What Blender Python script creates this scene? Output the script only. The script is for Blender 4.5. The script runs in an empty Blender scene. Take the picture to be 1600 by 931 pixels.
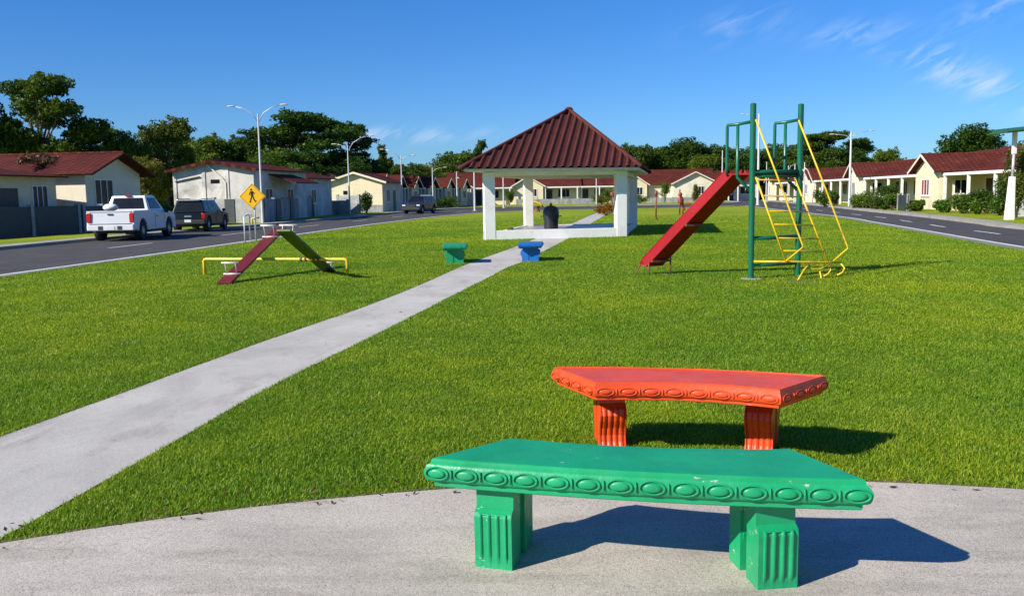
import bpy, math, random
import numpy as np
from mathutils import Vector, Matrix
R = math.radians
random.seed(7); rng = np.random.default_rng(7)
sc = bpy.context.scene
C = sc.collection

# ------------------------------------------------------------------ camera, sky, sun, exposure
FPX, CAMH, HY = 1400.0, 1.6, 302.6
PITCH = math.atan((465.5-HY)/FPX); ROLL = R(0.9)
fw = Vector((0, math.cos(PITCH), -math.sin(PITCH)))
r0 = Vector((1, 0, 0)); u0 = r0.cross(fw)
RR = math.cos(ROLL)*r0 - math.sin(ROLL)*u0
UU = math.sin(ROLL)*r0 + math.cos(ROLL)*u0
cam = bpy.data.cameras.new('camera'); cam.sensor_width = 36; cam.lens = 36*FPX/1600
cam.clip_end = 5000; cam.clip_start = 0.05
camo = bpy.data.objects.new('camera', cam); C.objects.link(camo)
camo.matrix_world = Matrix(((RR.x, UU.x, -fw.x, 0), (RR.y, UU.y, -fw.y, 0), (RR.z, UU.z, -fw.z, CAMH), (0, 0, 0, 1)))
sc.camera = camo

def ray(x, y): return fw + RR*((x-800)/FPX) - UU*((y-465.5)/FPX)
def G(x, y, z=0.0):                      # the point at height z seen at photo pixel (x, y)
    d = ray(x, y); t = (z-CAMH)/d.z
    return Vector((0, 0, CAMH)) + d*t
def A(x, y, Y):                          # the point at depth Y seen at photo pixel (x, y)
    d = ray(x, y); t = Y/d.y
    return Vector((0, 0, CAMH)) + d*t

SUN_EL, SUN_AZ = R(32), math.atan2(-.84, -.54)
sd = Vector((.84*math.cos(SUN_EL), .54*math.cos(SUN_EL), -math.sin(SUN_EL)))
sun = bpy.data.lights.new('sun', 'SUN'); sun.energy = 5.0; sun.angle = R(0.5); sun.color = (1, .94, .83)
suno = bpy.data.objects.new('sun', sun); C.objects.link(suno)
suno.rotation_euler = sd.to_track_quat('-Z', 'Y').to_euler()

w = bpy.data.worlds.new('World'); sc.world = w; w.use_nodes = True
nt = w.node_tree; N = nt.nodes; L = nt.links
bg = N['Background']; bg.inputs[1].default_value = 0.082
sky = N.new('ShaderNodeTexSky'); sky.sky_type = 'NISHITA'; sky.sun_disc = False
sky.sun_elevation = SUN_EL; sky.sun_rotation = SUN_AZ % (2*math.pi)
sky.air_density = 1.0; sky.dust_density = 0.15; sky.ozone_density = 2.2; sky.altitude = 0
hsv = N.new('ShaderNodeHueSaturation'); hsv.inputs['Saturation'].default_value = 1.30; hsv.inputs['Value'].default_value = 1.0
L.new(sky.outputs[0], hsv.inputs['Color'])
tc = N.new('ShaderNodeTexCoord'); sp = N.new('ShaderNodeSeparateXYZ'); L.new(tc.outputs['Generated'], sp.inputs[0])
def wmath(op, a, b=None, c=None, clamp=False):
    m = N.new('ShaderNodeMath'); m.operation = op; m.use_clamp = clamp
    for i, v in enumerate((a, b, c)):
        if v is None: continue
        if isinstance(v, (int, float)): m.inputs[i].default_value = v
        else: L.new(v, m.inputs[i])
    return m.outputs[0]
yy = wmath('MAXIMUM', sp.outputs['Y'], 0.05)
cu = wmath('DIVIDE', sp.outputs['X'], yy); cv = wmath('DIVIDE', sp.outputs['Z'], yy)
total = None
# thin cirrus wisps: direction (photo px), half sizes, tilt, strength
for (cx, cy, a, b, ang, stg) in [(1535, 128, .075, .018, -22, .95), (1462, 95, .022, .010, 30, .6), (1570, 8, .055, .013, 20, .7), (1335, 52, .045, .011, 8, .5),
                               (1150, 42, .05, .016, 10, .32), (1400, 90, .05, .012, -15, .2), (640, 213, .075, .007, 1, .75), (590, 207, .03, .006, 1, .5)]:
    d = ray(cx, cy); u_, v_ = d.x/d.y, d.z/d.y
    ca, sa = math.cos(R(ang)), math.sin(R(ang))
    du = wmath('SUBTRACT', cu, u_); dv = wmath('SUBTRACT', cv, v_)
    p = wmath('DIVIDE', wmath('ADD', wmath('MULTIPLY', du, ca), wmath('MULTIPLY', dv, sa)), a)
    q = wmath('DIVIDE', wmath('SUBTRACT', wmath('MULTIPLY', dv, ca), wmath('MULTIPLY', du, sa)), b)
    r2 = wmath('ADD', wmath('MULTIPLY', p, p), wmath('MULTIPLY', q, q))
    m = wmath('MULTIPLY', wmath('POWER', 2.718, wmath('MULTIPLY', r2, -0.9)), stg)
    total = m if total is None else wmath('ADD', total, m)
comb = N.new('ShaderNodeCombineXYZ')
ca, sa = math.cos(R(28)), math.sin(R(28))
L.new(wmath('MULTIPLY', wmath('ADD', wmath('MULTIPLY', cu, ca), wmath('MULTIPLY', cv, sa)), 16.0), comb.inputs[0])
L.new(wmath('MULTIPLY', wmath('SUBTRACT', wmath('MULTIPLY', cv, ca), wmath('MULTIPLY', cu, sa)), 62.0), comb.inputs[1])
nz = N.new('ShaderNodeTexNoise'); nz.inputs['Scale'].default_value = 1.0; nz.inputs['Detail'].default_value = 6; nz.inputs['Roughness'].default_value = .6
nz.inputs['Distortion'].default_value = .6
L.new(comb.outputs[0], nz.inputs['Vector'])
cl = wmath('MULTIPLY', total, wmath('MULTIPLY', wmath('SUBTRACT', nz.outputs[0], .42), 3.4, clamp=True), clamp=True)
mix = N.new('ShaderNodeMix'); mix.data_type = 'RGBA'; L.new(wmath('MULTIPLY', cl, .75), mix.inputs[0])
L.new(hsv.outputs[0], mix.inputs[6]); mix.inputs[7].default_value = (6.6, 7.6, 9.2, 1)
tint = N.new('ShaderNodeValToRGB'); L.new(sp.outputs['Z'], tint.inputs[0])
te = tint.color_ramp.elements; te[0].position = 0.0; te[0].color = (.36, .66, 1.27, 1); te[1].position = .42; te[1].color = (.44, .78, 1.28, 1)
for p_, c_ in ((.06, (.375, .66, 1.18, 1)), (.14, (.40, .70, 1.16, 1)), (.24, (.42, .76, 1.2, 1))):
    e_ = te.new(p_); e_.color = c_
tm = N.new('ShaderNodeMix'); tm.data_type = 'RGBA'; tm.blend_type = 'MULTIPLY'; tm.inputs[0].default_value = 1
L.new(hsv.outputs[0], tm.inputs[6]); L.new(tint.outputs[0], tm.inputs[7]); L.new(tm.outputs[2], mix.inputs[6])
L.new(mix.outputs[2], bg.inputs[0])

sc.view_settings.view_transform = 'Standard'; sc.view_settings.look = 'None'
sc.view_settings.exposure = 0.5; sc.view_settings.gamma = 1

# ------------------------------------------------------------------ materials
def newmat(name):
    m = bpy.data.materials.new(name); m.use_nodes = True
    return m, m.node_tree, m.node_tree.nodes['Principled BSDF']
def nd(nt, t, **k):
    n = nt.nodes.new(t)
    for a, b in k.items():
        if a in n.inputs: n.inputs[a].default_value = b
        else: setattr(n, a, b)
    return n
def ramp(nt, src, stops):
    r = nt.nodes.new('ShaderNodeValToRGB'); nt.links.new(src, r.inputs[0])
    e = r.color_ramp.elements
    while len(e) < len(stops): e.new(.5)
    for i, (p, c) in enumerate(stops):
        e[i].position = p; e[i].color = (*c, 1) if len(c) == 3 else c
    return r.outputs[0]
def mixc(nt, f, a, b, blend='MIX'):
    m = nt.nodes.new('ShaderNodeMix'); m.data_type = 'RGBA'; m.blend_type = blend
    for i, v in ((0, f), (6, a), (7, b)):
        if isinstance(v, (int, float)): m.inputs[i].default_value = v
        elif isinstance(v, tuple): m.inputs[i].default_value = (*v, 1)
        else: nt.links.new(v, m.inputs[i])
    return m.outputs[2]
def noise(nt, vec, scale, detail=4, rough=.55, dist=0.0):
    n = nd(nt, 'ShaderNodeTexNoise', Scale=scale, Detail=detail, Roughness=rough, Distortion=dist)
    if vec is not None: nt.links.new(vec, n.inputs['Vector'])
    return n.outputs[0]
def pos(nt, obj=True):
    if obj: return nt.nodes.new('ShaderNodeTexCoord').outputs['Object']
    return nt.nodes.new('ShaderNodeNewGeometry').outputs['Position']
def bump(nt, h, strength, dist, b, normal=None):
    n = nd(nt, 'ShaderNodeBump', Strength=strength, Distance=dist)
    nt.links.new(h, n.inputs['Height'])
    if normal is not None: nt.links.new(normal, n.inputs['Normal'])
    if b is not None: nt.links.new(n.outputs[0], b.inputs['Normal'])
    return n.outputs[0]
def mapping(nt, vec, scale=(1, 1, 1), rot=(0, 0, 0)):
    m = nt.nodes.new('ShaderNodeMapping'); m.inputs['Scale'].default_value = scale; m.inputs['Rotation'].default_value = rot
    nt.links.new(vec, m.inputs[0]); return m.outputs[0]

def surf(name, col, rough=.6, var=.15, scale=4.0, bs=.2, bscale=40, bdist=.004, metal=0, dirt=None, dscale=1.2, spec=.5):
    """one base colour with soft wear, fine bump and optional dirt patches"""
    m, t, b = newmat(name); p = pos(t)
    c2 = tuple(max(0, x*(1-var)) for x in col); c3 = tuple(min(1, x*(1+var*.6)) for x in col)
    c = ramp(t, noise(t, p, scale, 6, .6), [(.3, c2), (.7, c3)])
    if dirt is not None:
        f = ramp(t, noise(t, p, dscale, 8, .68, .4), [(.5, (0, 0, 0)), (.72, (1, 1, 1))])
        c = mixc(t, f, c, dirt)
    t.links.new(c, b.inputs['Base Color']); b.inputs['Roughness'].default_value = rough
    b.inputs['Metallic'].default_value = metal; b.inputs['Specular IOR Level'].default_value = spec
    if bs: bump(t, noise(t, p, bscale, 5, .6), bs, bdist, b)
    return m

def concrete(name, ca, cb, stain, stream=(1, 1, 1), rot=0.0, speck=420, speckamt=.5):
    m, t, b = newmat(name); p = pos(t, False)
    mp = mapping(t, p, stream, (0, 0, rot))
    base = ramp(t, noise(t, p, .9, 8, .62), [(.3, ca), (.7, cb)])
    st = ramp(t, noise(t, mp, 1.1, 7, .62, .8), [(.50, (0, 0, 0)), (.74, (1, 1, 1))])
    c = mixc(t, mixc(t, .62, (0., 0., 0.), st, 'MIX'), base, stain)
    st2 = ramp(t, noise(t, mp, 2.6, 7, .65, .4), [(.54, (1, 1, 1)), (.78, (.66, .645, .63))])
    c = mixc(t, 1.0, c, st2, 'MULTIPLY')
    v = nd(t, 'ShaderNodeTexVoronoi', Scale=speck); t.links.new(p, v.inputs['Vector'])
    sp_ = ramp(t, v.outputs['Color'], [(.0, (1-speckamt,)*3), (.5, (1, 1, 1)), (1, (1+speckamt*.35,)*3)])
    c = mixc(t, 1.0, c, sp_, 'MULTIPLY')
    vc = nd(t, 'ShaderNodeTexVoronoi', Scale=.55); vc.feature = 'DISTANCE_TO_EDGE'
    wob = nd(t, 'ShaderNodeTexNoise', Scale=2.2, Detail=6.0); t.links.new(p, wob.inputs['Vector'])
    vm = nd(t, 'ShaderNodeVectorMath'); vm.operation = 'MULTIPLY_ADD'; t.links.new(wob.outputs['Color'], vm.inputs[0]); vm.inputs[1].default_value = (.7, .7, .7); t.links.new(p, vm.inputs[2])
    t.links.new(vm.outputs[0], vc.inputs['Vector'])
    ck = ramp(t, vc.outputs['Distance'], [(.0, (.55, .53, .5)), (.0035, (1, 1, 1))])
    ckm = ramp(t, noise(t, p, .8, 3, .5), [(.5, (0, 0, 0)), (.62, (1, 1, 1))])
    c = mixc(t, ckm, c, mixc(t, 1.0, c, ck, 'MULTIPLY'))
    pit = ramp(t, noise(t, p, 75, 3, .5), [(.30, (.62, .6, .58)), (.38, (1, 1, 1))])
    c = mixc(t, .8, c, pit, 'MULTIPLY')
    t.links.new(c, b.inputs['Base Color']); b.inputs['Roughness'].default_value = .9; b.inputs['Specular IOR Level'].default_value = .25
    n1 = bump(t, noise(t, p, 240, 4, .7), .55, .004, None)
    bump(t, noise(t, p, 28, 5, .6), .35, .008, b, n1)
    return m

def grassground():
    m, t, b = newmat('grass_ground'); p = pos(t, False)
    a = ramp(t, noise(t, p, .22, 5, .6), [(.36, (.19, .28, .012)), (.5, (.27, .335, .013)), (.64, (.345, .36, .017))])
    fine = ramp(t, noise(t, p, 24, 5, .75), [(.28, (.62, .70, .6)), (.52, (1, 1, 1)), (.72, (1.25, 1.18, 1.1))])
    c = mixc(t, 1.0, a, fine, 'MULTIPLY')
    med = ramp(t, noise(t, p, 2.2, 5, .65), [(.3, (.76, .84, .8)), (.55, (1, 1, 1)), (.75, (1.16, 1.08, 1.0))])
    c = mixc(t, 1.0, c, med, 'MULTIPLY')
    dry = ramp(t, noise(t, p, 1.3, 6, .7), [(.64, (0, 0, 0)), (.78, (.5, .5, .5))])
    c = mixc(t, dry, c, (.26, .23, .07))
    t.links.new(c, b.inputs['Base Color']); b.inputs['Roughness'].default_value = .85; b.inputs['Specular IOR Level'].default_value = .15
    bump(t, noise(t, p, 30, 5, .8), .8, .05, b)
    return m

def bladeMat():
    m, t, b = newmat('grass_blade'); g = pos(t, False)
    at = nd(t, 'ShaderNodeAttribute', attribute_name='rnd')
    col = ramp(t, at.outputs['Fac'], [(0.0, (.10, .215, .012)), (.35, (.178, .345, .014)), (.7, (.275, .435, .020)), (.9, (.39, .51, .04)), (.965, (.42, .38, .10)), (1.0, (.46, .36, .16))])
    big = ramp(t, noise(t, g, .22, 5, .6), [(.36, (.86, .92, .9)), (.5, (1.12, 1.02, .9)), (.64, (1.5, 1.18, .8))])
    med = ramp(t, noise(t, g, 2.2, 5, .65), [(.3, (.72, .82, .8)), (.55, (1, 1, 1)), (.75, (1.2, 1.1, 1.0))])
    c = mixc(t, 1.0, mixc(t, 1.0, col, big, 'MULTIPLY'), med, 'MULTIPLY')
    dry = ramp(t, noise(t, g, 1.3, 6, .7), [(.60, (0, 0, 0)), (.76, (.55, .55, .55))])
    c = mixc(t, dry, c, (.34, .31, .09))
    t.links.new(c, b.inputs['Base Color']); b.inputs['Roughness'].default_value = .45; b.inputs['Specular IOR Level'].default_value = .25
    tr = nd(t, 'ShaderNodeBsdfTranslucent'); t.links.new(c, tr.inputs[0])
    mx = nd(t, 'ShaderNodeMixShader'); mx.inputs[0].default_value = .48
    t.links.new(b.outputs[0], mx.inputs[1]); t.links.new(tr.outputs[0], mx.inputs[2])
    t.links.new(mx.outputs[0], t.nodes['Material Output'].inputs[0])
    return m

def leafmat(name, dark, mid, light):
    m, t, b = newmat(name); p = pos(t)
    at = nd(t, 'ShaderNodeAttribute', attribute_name='rnd')
    oi = nd(t, 'ShaderNodeObjectInfo')
    c = ramp(t, at.outputs['Fac'], [(0, dark), (.5, mid), (1, light)])
    big = ramp(t, noise(t, p, .55, 3, .5), [(.35, (.72, .8, .8)), (.65, (1.25, 1.12, .95))])
    c = mixc(t, 1.0, c, big, 'MULTIPLY')
    ob = ramp(t, oi.outputs['Random'], [(0, (.82, .95, .9)), (.5, (1, 1, 1)), (1, (1.28, 1.1, .8))])
    c = mixc(t, 1.0, c, ob, 'MULTIPLY')
    t.links.new(c, b.inputs['Base Color']); b.inputs['Roughness'].default_value = .5; b.inputs['Specular IOR Level'].default_value = .25
    tr = nd(t, 'ShaderNodeBsdfTranslucent'); t.links.new(c, tr.inputs[0])
    mx = nd(t, 'ShaderNodeMixShader'); mx.inputs[0].default_value = .38
    t.links.new(b.outputs[0], mx.inputs[1]); t.links.new(tr.outputs[0], mx.inputs[2])
    t.links.new(mx.outputs[0], t.nodes['Material Output'].inputs[0])
    return m

def roofmat(name='roof_tile', axis='X', k=1.0):
    m, t, b = newmat(name); p = pos(t)
    c = ramp(t, noise(t, p, 1.1, 7, .65), [(.3, (.085*k, .020*k, .013*k)), (.55, (.135*k, .028*k, .018*k)), (.75, (.175*k, .045*k, .028*k))])
    v = nd(t, 'ShaderNodeTexBrick'); v.inputs['Scale'].default_value = 1.0
    v.inputs['Color1'].default_value = (1.08, 1.05, 1.0, 1); v.inputs['Color2'].default_value = (.82, .85, .9, 1); v.inputs['Mortar'].default_value = (.42, .4, .4, 1)
    v.inputs['Mortar Size'].default_value = .03; v.inputs['Brick Width'].default_value = .3; v.inputs['Row Height'].default_value = .34
    t.links.new(p, v.inputs['Vector'])
    c = mixc(t, 1.0, c, v.outputs['Color'], 'MULTIPLY')
    ds = ramp(t, noise(t, p, .5, 8, .7, .5), [(.55, (0, 0, 0)), (.8, (.55, .55, .55))])
    c = mixc(t, ds, c, (.05, .035, .03))
    t.links.new(c, b.inputs['Base Color']); b.inputs['Roughness'].default_value = .85; b.inputs['Specular IOR Level'].default_value = .15
    wv = nd(t, 'ShaderNodeTexWave', Scale=3.2); wv.bands_direction = 'X'; t.links.new(p, wv.inputs[0])
    wy = nd(t, 'ShaderNodeTexWave', Scale=1.5); wy.bands_direction = 'Y'; wy.wave_profile = 'SAW'; t.links.new(p, wy.inputs[0])
    n1 = bump(t, wv.outputs['Fac'], .6, .05, None)
    bump(t, wy.outputs['Fac'], .5, .04, b, n1)
    return m

M = {}
M['grass'] = grassground(); M['blade'] = bladeMat()
M['path'] = concrete('path_concrete', (.43, .405, .355), (.57, .54, .48), (.30, .28, .24), (1.0, .45, 1), R(20), 300, .25)
M['plaza'] = concrete('plaza_concrete', (.44, .395, .32), (.59, .53, .44), (.26, .23, .19), (.45, 1.5, 1), R(-28), 260, .55)
M['kerb'] = concrete('kerb_concrete', (.30, .28, .24), (.44, .41, .35), (.2, .19, .165))
M['gutter'] = concrete('gutter_concrete', (.20, .19, .165), (.30, .28, .24), (.12, .115, .10))
M['asphalt'] = concrete('asphalt', (.062, .059, .055), (.095, .091, .085), (.044, .042, .040), (2.0, .12, 1), R(-8), 130, .5)
M['line'] = surf('road_paint', (.72, .72, .70), .7, .2, 9, .2, dirt=(.3, .3, .3), dscale=6)
M['cream'] = surf('cream_wall', (.74, .635, .43), .85, .10, .7, .3, 18, .01, dirt=(.5, .43, .31), dscale=.6)
M['pale'] = surf('pale_wall', (.75, .68, .53), .85, .10, .7, .3, 18, .01, dirt=(.5, .45, .34), dscale=.6)
M['greywall'] = surf('raw_render_wall', (.60, .58, .53), .9, .25, .9, .4, 14, .02, dirt=(.30, .28, .25), dscale=.7)
M['block'] = surf('grey_block', (.33, .33, .32), .9, .28, 1.6, .5, 10, .02, dirt=(.14, .14, .13), dscale=1.1)
M['white'] = surf('white_paint', (.80, .79, .76), .6, .06, 2, .15, 30, .004, dirt=(.64, .61, .55), dscale=1.5)
M['roof'] = roofmat()
M['glass'] = surf('dark_glass', (.010, .013, .017), .25, .3, 2, 0, spec=.22)
M['pane_red'] = surf('red_curtained_glass', (.22, .03, .03), .3, .3, 2, 0)
M['doordark'] = surf('dark_door', (.035, .028, .024), .5, .3, 3, .1)
M['gate'] = surf('dark_sheet_gate', (.032, .042, .045), .55, .25, 2, .3, 12, .01)
M['gal'] = surf('galvanised_steel', (.55, .56, .57), .45, .12, 3, .05, metal=.35)
M['pole'] = surf('pole_paint', (.56, .57, .57), .5, .1, 2, .05)
M['bark'] = surf('bark', (.16, .12, .085), .95, .4, 5, .8, 14, .03)
M['leafdark'] = leafmat('leaf_dark', (.030, .066, .009), (.058, .118, .014), (.11, .18, .024))
M['leafmid'] = leafmat('leaf_mid', (.05, .10, .011), (.095, .17, .018), (.17, .24, .03))
M['leafyel'] = leafmat('leaf_yellow', (.06, .09, .012), (.12, .155, .02), (.22, .22, .04))
M['leafbright'] = leafmat('leaf_bright', (.05, .11, .012), (.10, .20, .02), (.20, .30, .04))
M['leaforange'] = leafmat('leaf_orange', (.10, .045, .012), (.24, .11, .016), (.36, .22, .03))
M['drylf'] = leafmat('leaf_dry', (.05, .03, .015), (.12, .07, .035), (.22, .14, .07))

# ------------------------------------------------------------------ mesh helpers
class MB:
    def __init__(s): s.v = []; s.f = []
    def add(s, vs, fs):
        o = len(s.v); s.v += [tuple(v) for v in vs]; s.f += [tuple(i+o for i in f) for f in fs]; return s
    def box(s, x0, y0, z0, x1, y1, z1):
        return s.add([(x0,y0,z0),(x1,y0,z0),(x1,y1,z0),(x0,y1,z0),(x0,y0,z1),(x1,y0,z1),(x1,y1,z1),(x0,y1,z1)],
                     [(0,3,2,1),(4,5,6,7),(0,1,5,4),(1,2,6,5),(2,3,7,6),(3,0,4,7)])
    def hexa(s, b, t):
        n = len(b)
        return s.add(list(b)+list(t), [tuple(reversed(range(n))), tuple(range(n, 2*n))]+[(i, (i+1) % n, (i+1) % n+n, i+n) for i in range(n)])
    def bar(s, a, b, w, h, up=(0, 0, 1)):
        a = Vector(a); b = Vector(b); d = (b-a).normalized(); up = Vector(up)
        x = d.cross(up).normalized()*(w/2); y = x.cross(d).normalized()*(h/2)
        return s.hexa([a-x-y, a+x-y, a+x+y, a-x+y], [b-x-y, b+x-y, b+x+y, b-x+y])
    def tube(s, pts, r, seg=10, cap=True):
        pts = [Vector(p) for p in pts]; n = len(pts)
        rs = r if isinstance(r, (list, tuple)) else [r]*n
        rings = []; px = None
        for i, p in enumerate(pts):
            d = (pts[min(i+1, n-1)]-pts[max(i-1, 0)]).normalized()
            if px is None:
                a = Vector((0, 0, 1)) if abs(d.z) < .9 else Vector((1, 0, 0)); px = d.cross(a).normalized()
            px = (px-d*px.dot(d)).normalized(); py = d.cross(px)
            rings.append([p+(px*math.cos(2*math.pi*k/seg)+py*math.sin(2*math.pi*k/seg))*rs[i] for k in range(seg)])
        o = len(s.v)
        for rg in rings: s.v += [tuple(v) for v in rg]
        for i in range(n-1):
            for k in range(seg):
                k2 = (k+1) % seg
                s.f.append((o+i*seg+k, o+i*seg+k2, o+(i+1)*seg+k2, o+(i+1)*seg+k))
        if cap:
            s.f.append(tuple(o+k for k in reversed(range(seg)))); s.f.append(tuple(o+(n-1)*seg+k for k in range(seg)))
        return s
    def lathe(s, prof, seg=24, M_=None):      # prof (r,z) round Z
        o = len(s.v); M_ = M_ or Matrix.Identity(4)
        for (r, z) in prof:
            for k in range(seg):
                a = 2*math.pi*k/seg; s.v.append(tuple(M_ @ Vector((r*math.cos(a), r*math.sin(a), z))))
        for i in range(len(prof)-1):
            for k in range(seg):
                k2 = (k+1) % seg; s.f.append((o+i*seg+k, o+i*seg+k2, o+(i+1)*seg+k2, o+(i+1)*seg+k))
        return s
    def sphere(s, c, r, seg=14, rings=8):
        rr = r if isinstance(r, (tuple, list)) else (r, r, r)
        M_ = Matrix.Translation(c) @ Matrix.Diagonal((*rr, 1))
        return s.lathe([(max(1e-4, math.sin(math.pi*i/rings)), -math.cos(math.pi*i/rings)) for i in range(rings+1)], seg, M_)
    def prism(s, poly, axis, a, b):           # polygon in the plane normal to axis, from a to b
        def P(u, v, w):
            return {'x': (w, u, v), 'y': (u, w, v), 'z': (u, v, w)}[axis]
        return s.hexa([P(u, v, a) for u, v in poly], [P(u, v, b) for u, v in poly])
    def build(s, name, mat, parent=None, smooth=False, bevel=0, seg=2, loc=None):
        me = bpy.data.meshes.new(name); me.from_pydata(s.v, [], s.f)
        import bmesh
        bm = bmesh.new(); bm.from_mesh(me); bmesh.ops.recalc_face_normals(bm, faces=bm.faces); bm.to_mesh(me); bm.free()
        for mm in (mat if isinstance(mat, (list, tuple)) else [mat]): me.materials.append(mm)
        if smooth: me.polygons.foreach_set('use_smooth', [True]*len(me.polygons))
        if smooth == 'auto':
            me.set_sharp_from_angle(angle=R(38))
        o = bpy.data.objects.new(name, me); C.objects.link(o)
        if parent is not None: o.parent = parent
        if loc is not None: o.location = loc
        if bevel:
            bv = o.modifiers.new('bevel', 'BEVEL'); bv.width = bevel; bv.segments = seg; bv.limit_method = 'ANGLE'; bv.angle_limit = R(35)
        return o
def tag(o, label, cat, group=None):
    o['label'] = label; o['category'] = cat
    if group: o['group'] = group
    return o
def thing(name, label, cat, loc=(0, 0, 0), rz=0.0, group=None):
    o = bpy.data.objects.new(name, None); C.objects.link(o); o.empty_display_size = .2
    o.location = loc; o.rotation_euler = (0, 0, rz)
    return tag(o, label, cat, group)
def copy_tree(o, parent=None):
    c = o.copy(); C.objects.link(c); c.parent = parent
    for ch in [x for x in o.children]: copy_tree(ch, c)
    return c
def structure(o): o['kind'] = 'structure'; return o

def quads(name, V, mat, parent=None, rnd=None, nper=4, faces=None, loc=None):
    """V: (n, nper, 3) numpy"""
    n = len(V); me = bpy.data.meshes.new(name)
    faces = faces or [tuple(range(nper))]
    me.vertices.add(n*nper); me.vertices.foreach_set('co', V.reshape(-1).astype(np.float32))
    idx = np.concatenate([(np.arange(n)[:, None]*nper+np.array(f)[None, :]) for f in faces], axis=1) if len(set(len(f) for f in faces)) == 1 else None
    if idx is None:
        flat = np.concatenate([np.array(f) for f in faces]); sizes = np.array([len(f) for f in faces])
        idx = (np.arange(n)[:, None]*nper+flat[None, :]); sizes = np.tile(sizes, n)
    else:
        sizes = np.full(n*len(faces), len(faces[0]))
    me.loops.add(idx.size); me.loops.foreach_set('vertex_index', idx.reshape(-1).astype(np.int32))
    me.polygons.add(len(sizes)); st = np.concatenate([[0], np.cumsum(sizes)[:-1]])
    me.polygons.foreach_set('loop_start', st.astype(np.int32)); me.polygons.foreach_set('loop_total', sizes.astype(np.int32))
    me.update(calc_edges=True)
    if rnd is not None:
        a = me.attributes.new('rnd', 'FLOAT', 'POINT'); a.data.foreach_set('value', np.repeat(rnd, nper).astype(np.float32))
    me.materials.append(mat)
    o = bpy.data.objects.new(name, me); C.objects.link(o)
    if parent is not None: o.parent = parent
    if loc is not None: o.location = loc
    return o

def leafcloud(cl, size, rg, aspect=.5, upbias=.5, shell=.45):
    """cl: list of (cx,cy,cz,rx,ry,rz,n) -> (V, rnd)"""
    P_ = []; 
    for (cx, cy, cz, rx, ry, rz, n) in cl:
        d = rg.normal(size=(n, 3)); d /= np.linalg.norm(d, axis=1)[:, None]
        rad = shell+(1-shell)*rg.random(n)**.7
        rad *= 1+.18*np.sin(d[:, 0]*5+cx)*np.cos(d[:, 1]*4+cz)
        P_.append(np.array([cx, cy, cz])+d*rad[:, None]*np.array([rx, ry, rz]))
    Pn = np.concatenate(P_); n = len(Pn)
    nm = rg.normal(size=(n, 3)); nm[:, 2] = np.abs(nm[:, 2])+upbias; nm /= np.linalg.norm(nm, axis=1)[:, None]
    a = rg.normal(size=(n, 3)); u = np.cross(nm, a); u /= np.linalg.norm(u, axis=1)[:, None]; v = np.cross(nm, u)
    s = size*(.6+.8*rg.random(n))[:, None]
    V = np.stack([Pn-u*s*.5, Pn+v*s*.5*aspect, Pn+u*s*.5, Pn-v*s*.5*aspect], axis=1)
    return V, rg.random(n)

# ------------------------------------------------------------------ ground, roads, path, plaza
def sheet(name, pts, z, mat, thick=None):
    mb = MB(); n = len(pts)
    if thick: mb.hexa([(x, y, z-thick) for x, y in pts], [(x, y, z) for x, y in pts])
    else: mb.add([(x, y, z) for x, y in pts], [tuple(range(n))])
    return structure(mb.build(name, mat))
def strip(name, pl, w0, w1, z, mat, thick=None):
    """band along polyline pl between side offsets w0 and w1 (left positive)"""
    mb = MB(); pl = [Vector(p) for p in pl]; n = len(pl); La = []; Lb = []
    for i, p in enumerate(pl):
        d = (pl[min(i+1, n-1)]-pl[max(i-1, 0)]).normalized(); q = Vector((-d.y, d.x))
        La.append(p+q*w0); Lb.append(p+q*w1)
    for i in range(n-1):
        a, b, c, d = La[i], La[i+1], Lb[i+1], Lb[i]
        if thick: mb.hexa([(v.x, v.y, z-thick) for v in (a, b, c, d)], [(v.x, v.y, z) for v in (a, b, c, d)])
        else: mb.add([(v.x, v.y, z) for v in (a, b, c, d)], [(0, 1, 2, 3)])
    return structure(mb.build(name, mat))
def smoothpl(pl, k=6):
    out = []; n = len(pl)
    for i in range(n-1):
        p0 = Vector(pl[max(i-1, 0)]); p1 = Vector(pl[i]); p2 = Vector(pl[i+1]); p3 = Vector(pl[min(i+2, n-1)])
        for j in range(k):
            t = j/k
            out.append(.5*((2*p1)+(p2-p0)*t+(2*p0-5*p1+4*p2-p3)*t*t+(3*p1-p0-3*p2+p3)*t**3))
    out.append(Vector(pl[-1])); return out

sheet('ground', [(-900, -200), (900, -200), (900, 2500), (-900, 2500)], 0, M['grass'])
LN = smoothpl([(-13.4, -6), (-12.0, 8), (-10.84, 18.9), (-10.0, 26.5), (-8.6, 40.6), (-6.7, 56.2), (-3.6, 73), (-.6, 81.5), (4.4, 85.6), (10, 86.6), (16, 87.3), (20.5, 89.5), (23.4, 93)])
RN = smoothpl([(23.4, 93), (22.6, 85), (21.3, 76), (18.26, 51.1), (16.55, 42.2), (15.35, 36.0), (12.58, 21.9), (10.6, 9), (9.2, -6)])
LF = smoothpl([(-20.5, -6), (-18.6, 12), (-17.1, 29.7), (-16.6, 35.7), (-15.6, 42.6), (-14.3, 50), (-12.8, 60), (-11.1, 74), (-9.4, 88), (-5.9, 98.5), (0.2, 103.5), (8, 105), (18, 105.5), (25, 107), (29, 114), (32, 135)])
RF = smoothpl([(37.5, 135), (33, 108), (29.9, 89.7), (27.1, 74.7), (24.4, 61), (22.2, 48.7), (20.0, 38.5), (18.8, 33), (16.5, 12), (15, -6)])
def strippoly(a, b): return [tuple(p) for p in a]+[tuple(p) for p in reversed(b)]
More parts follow.
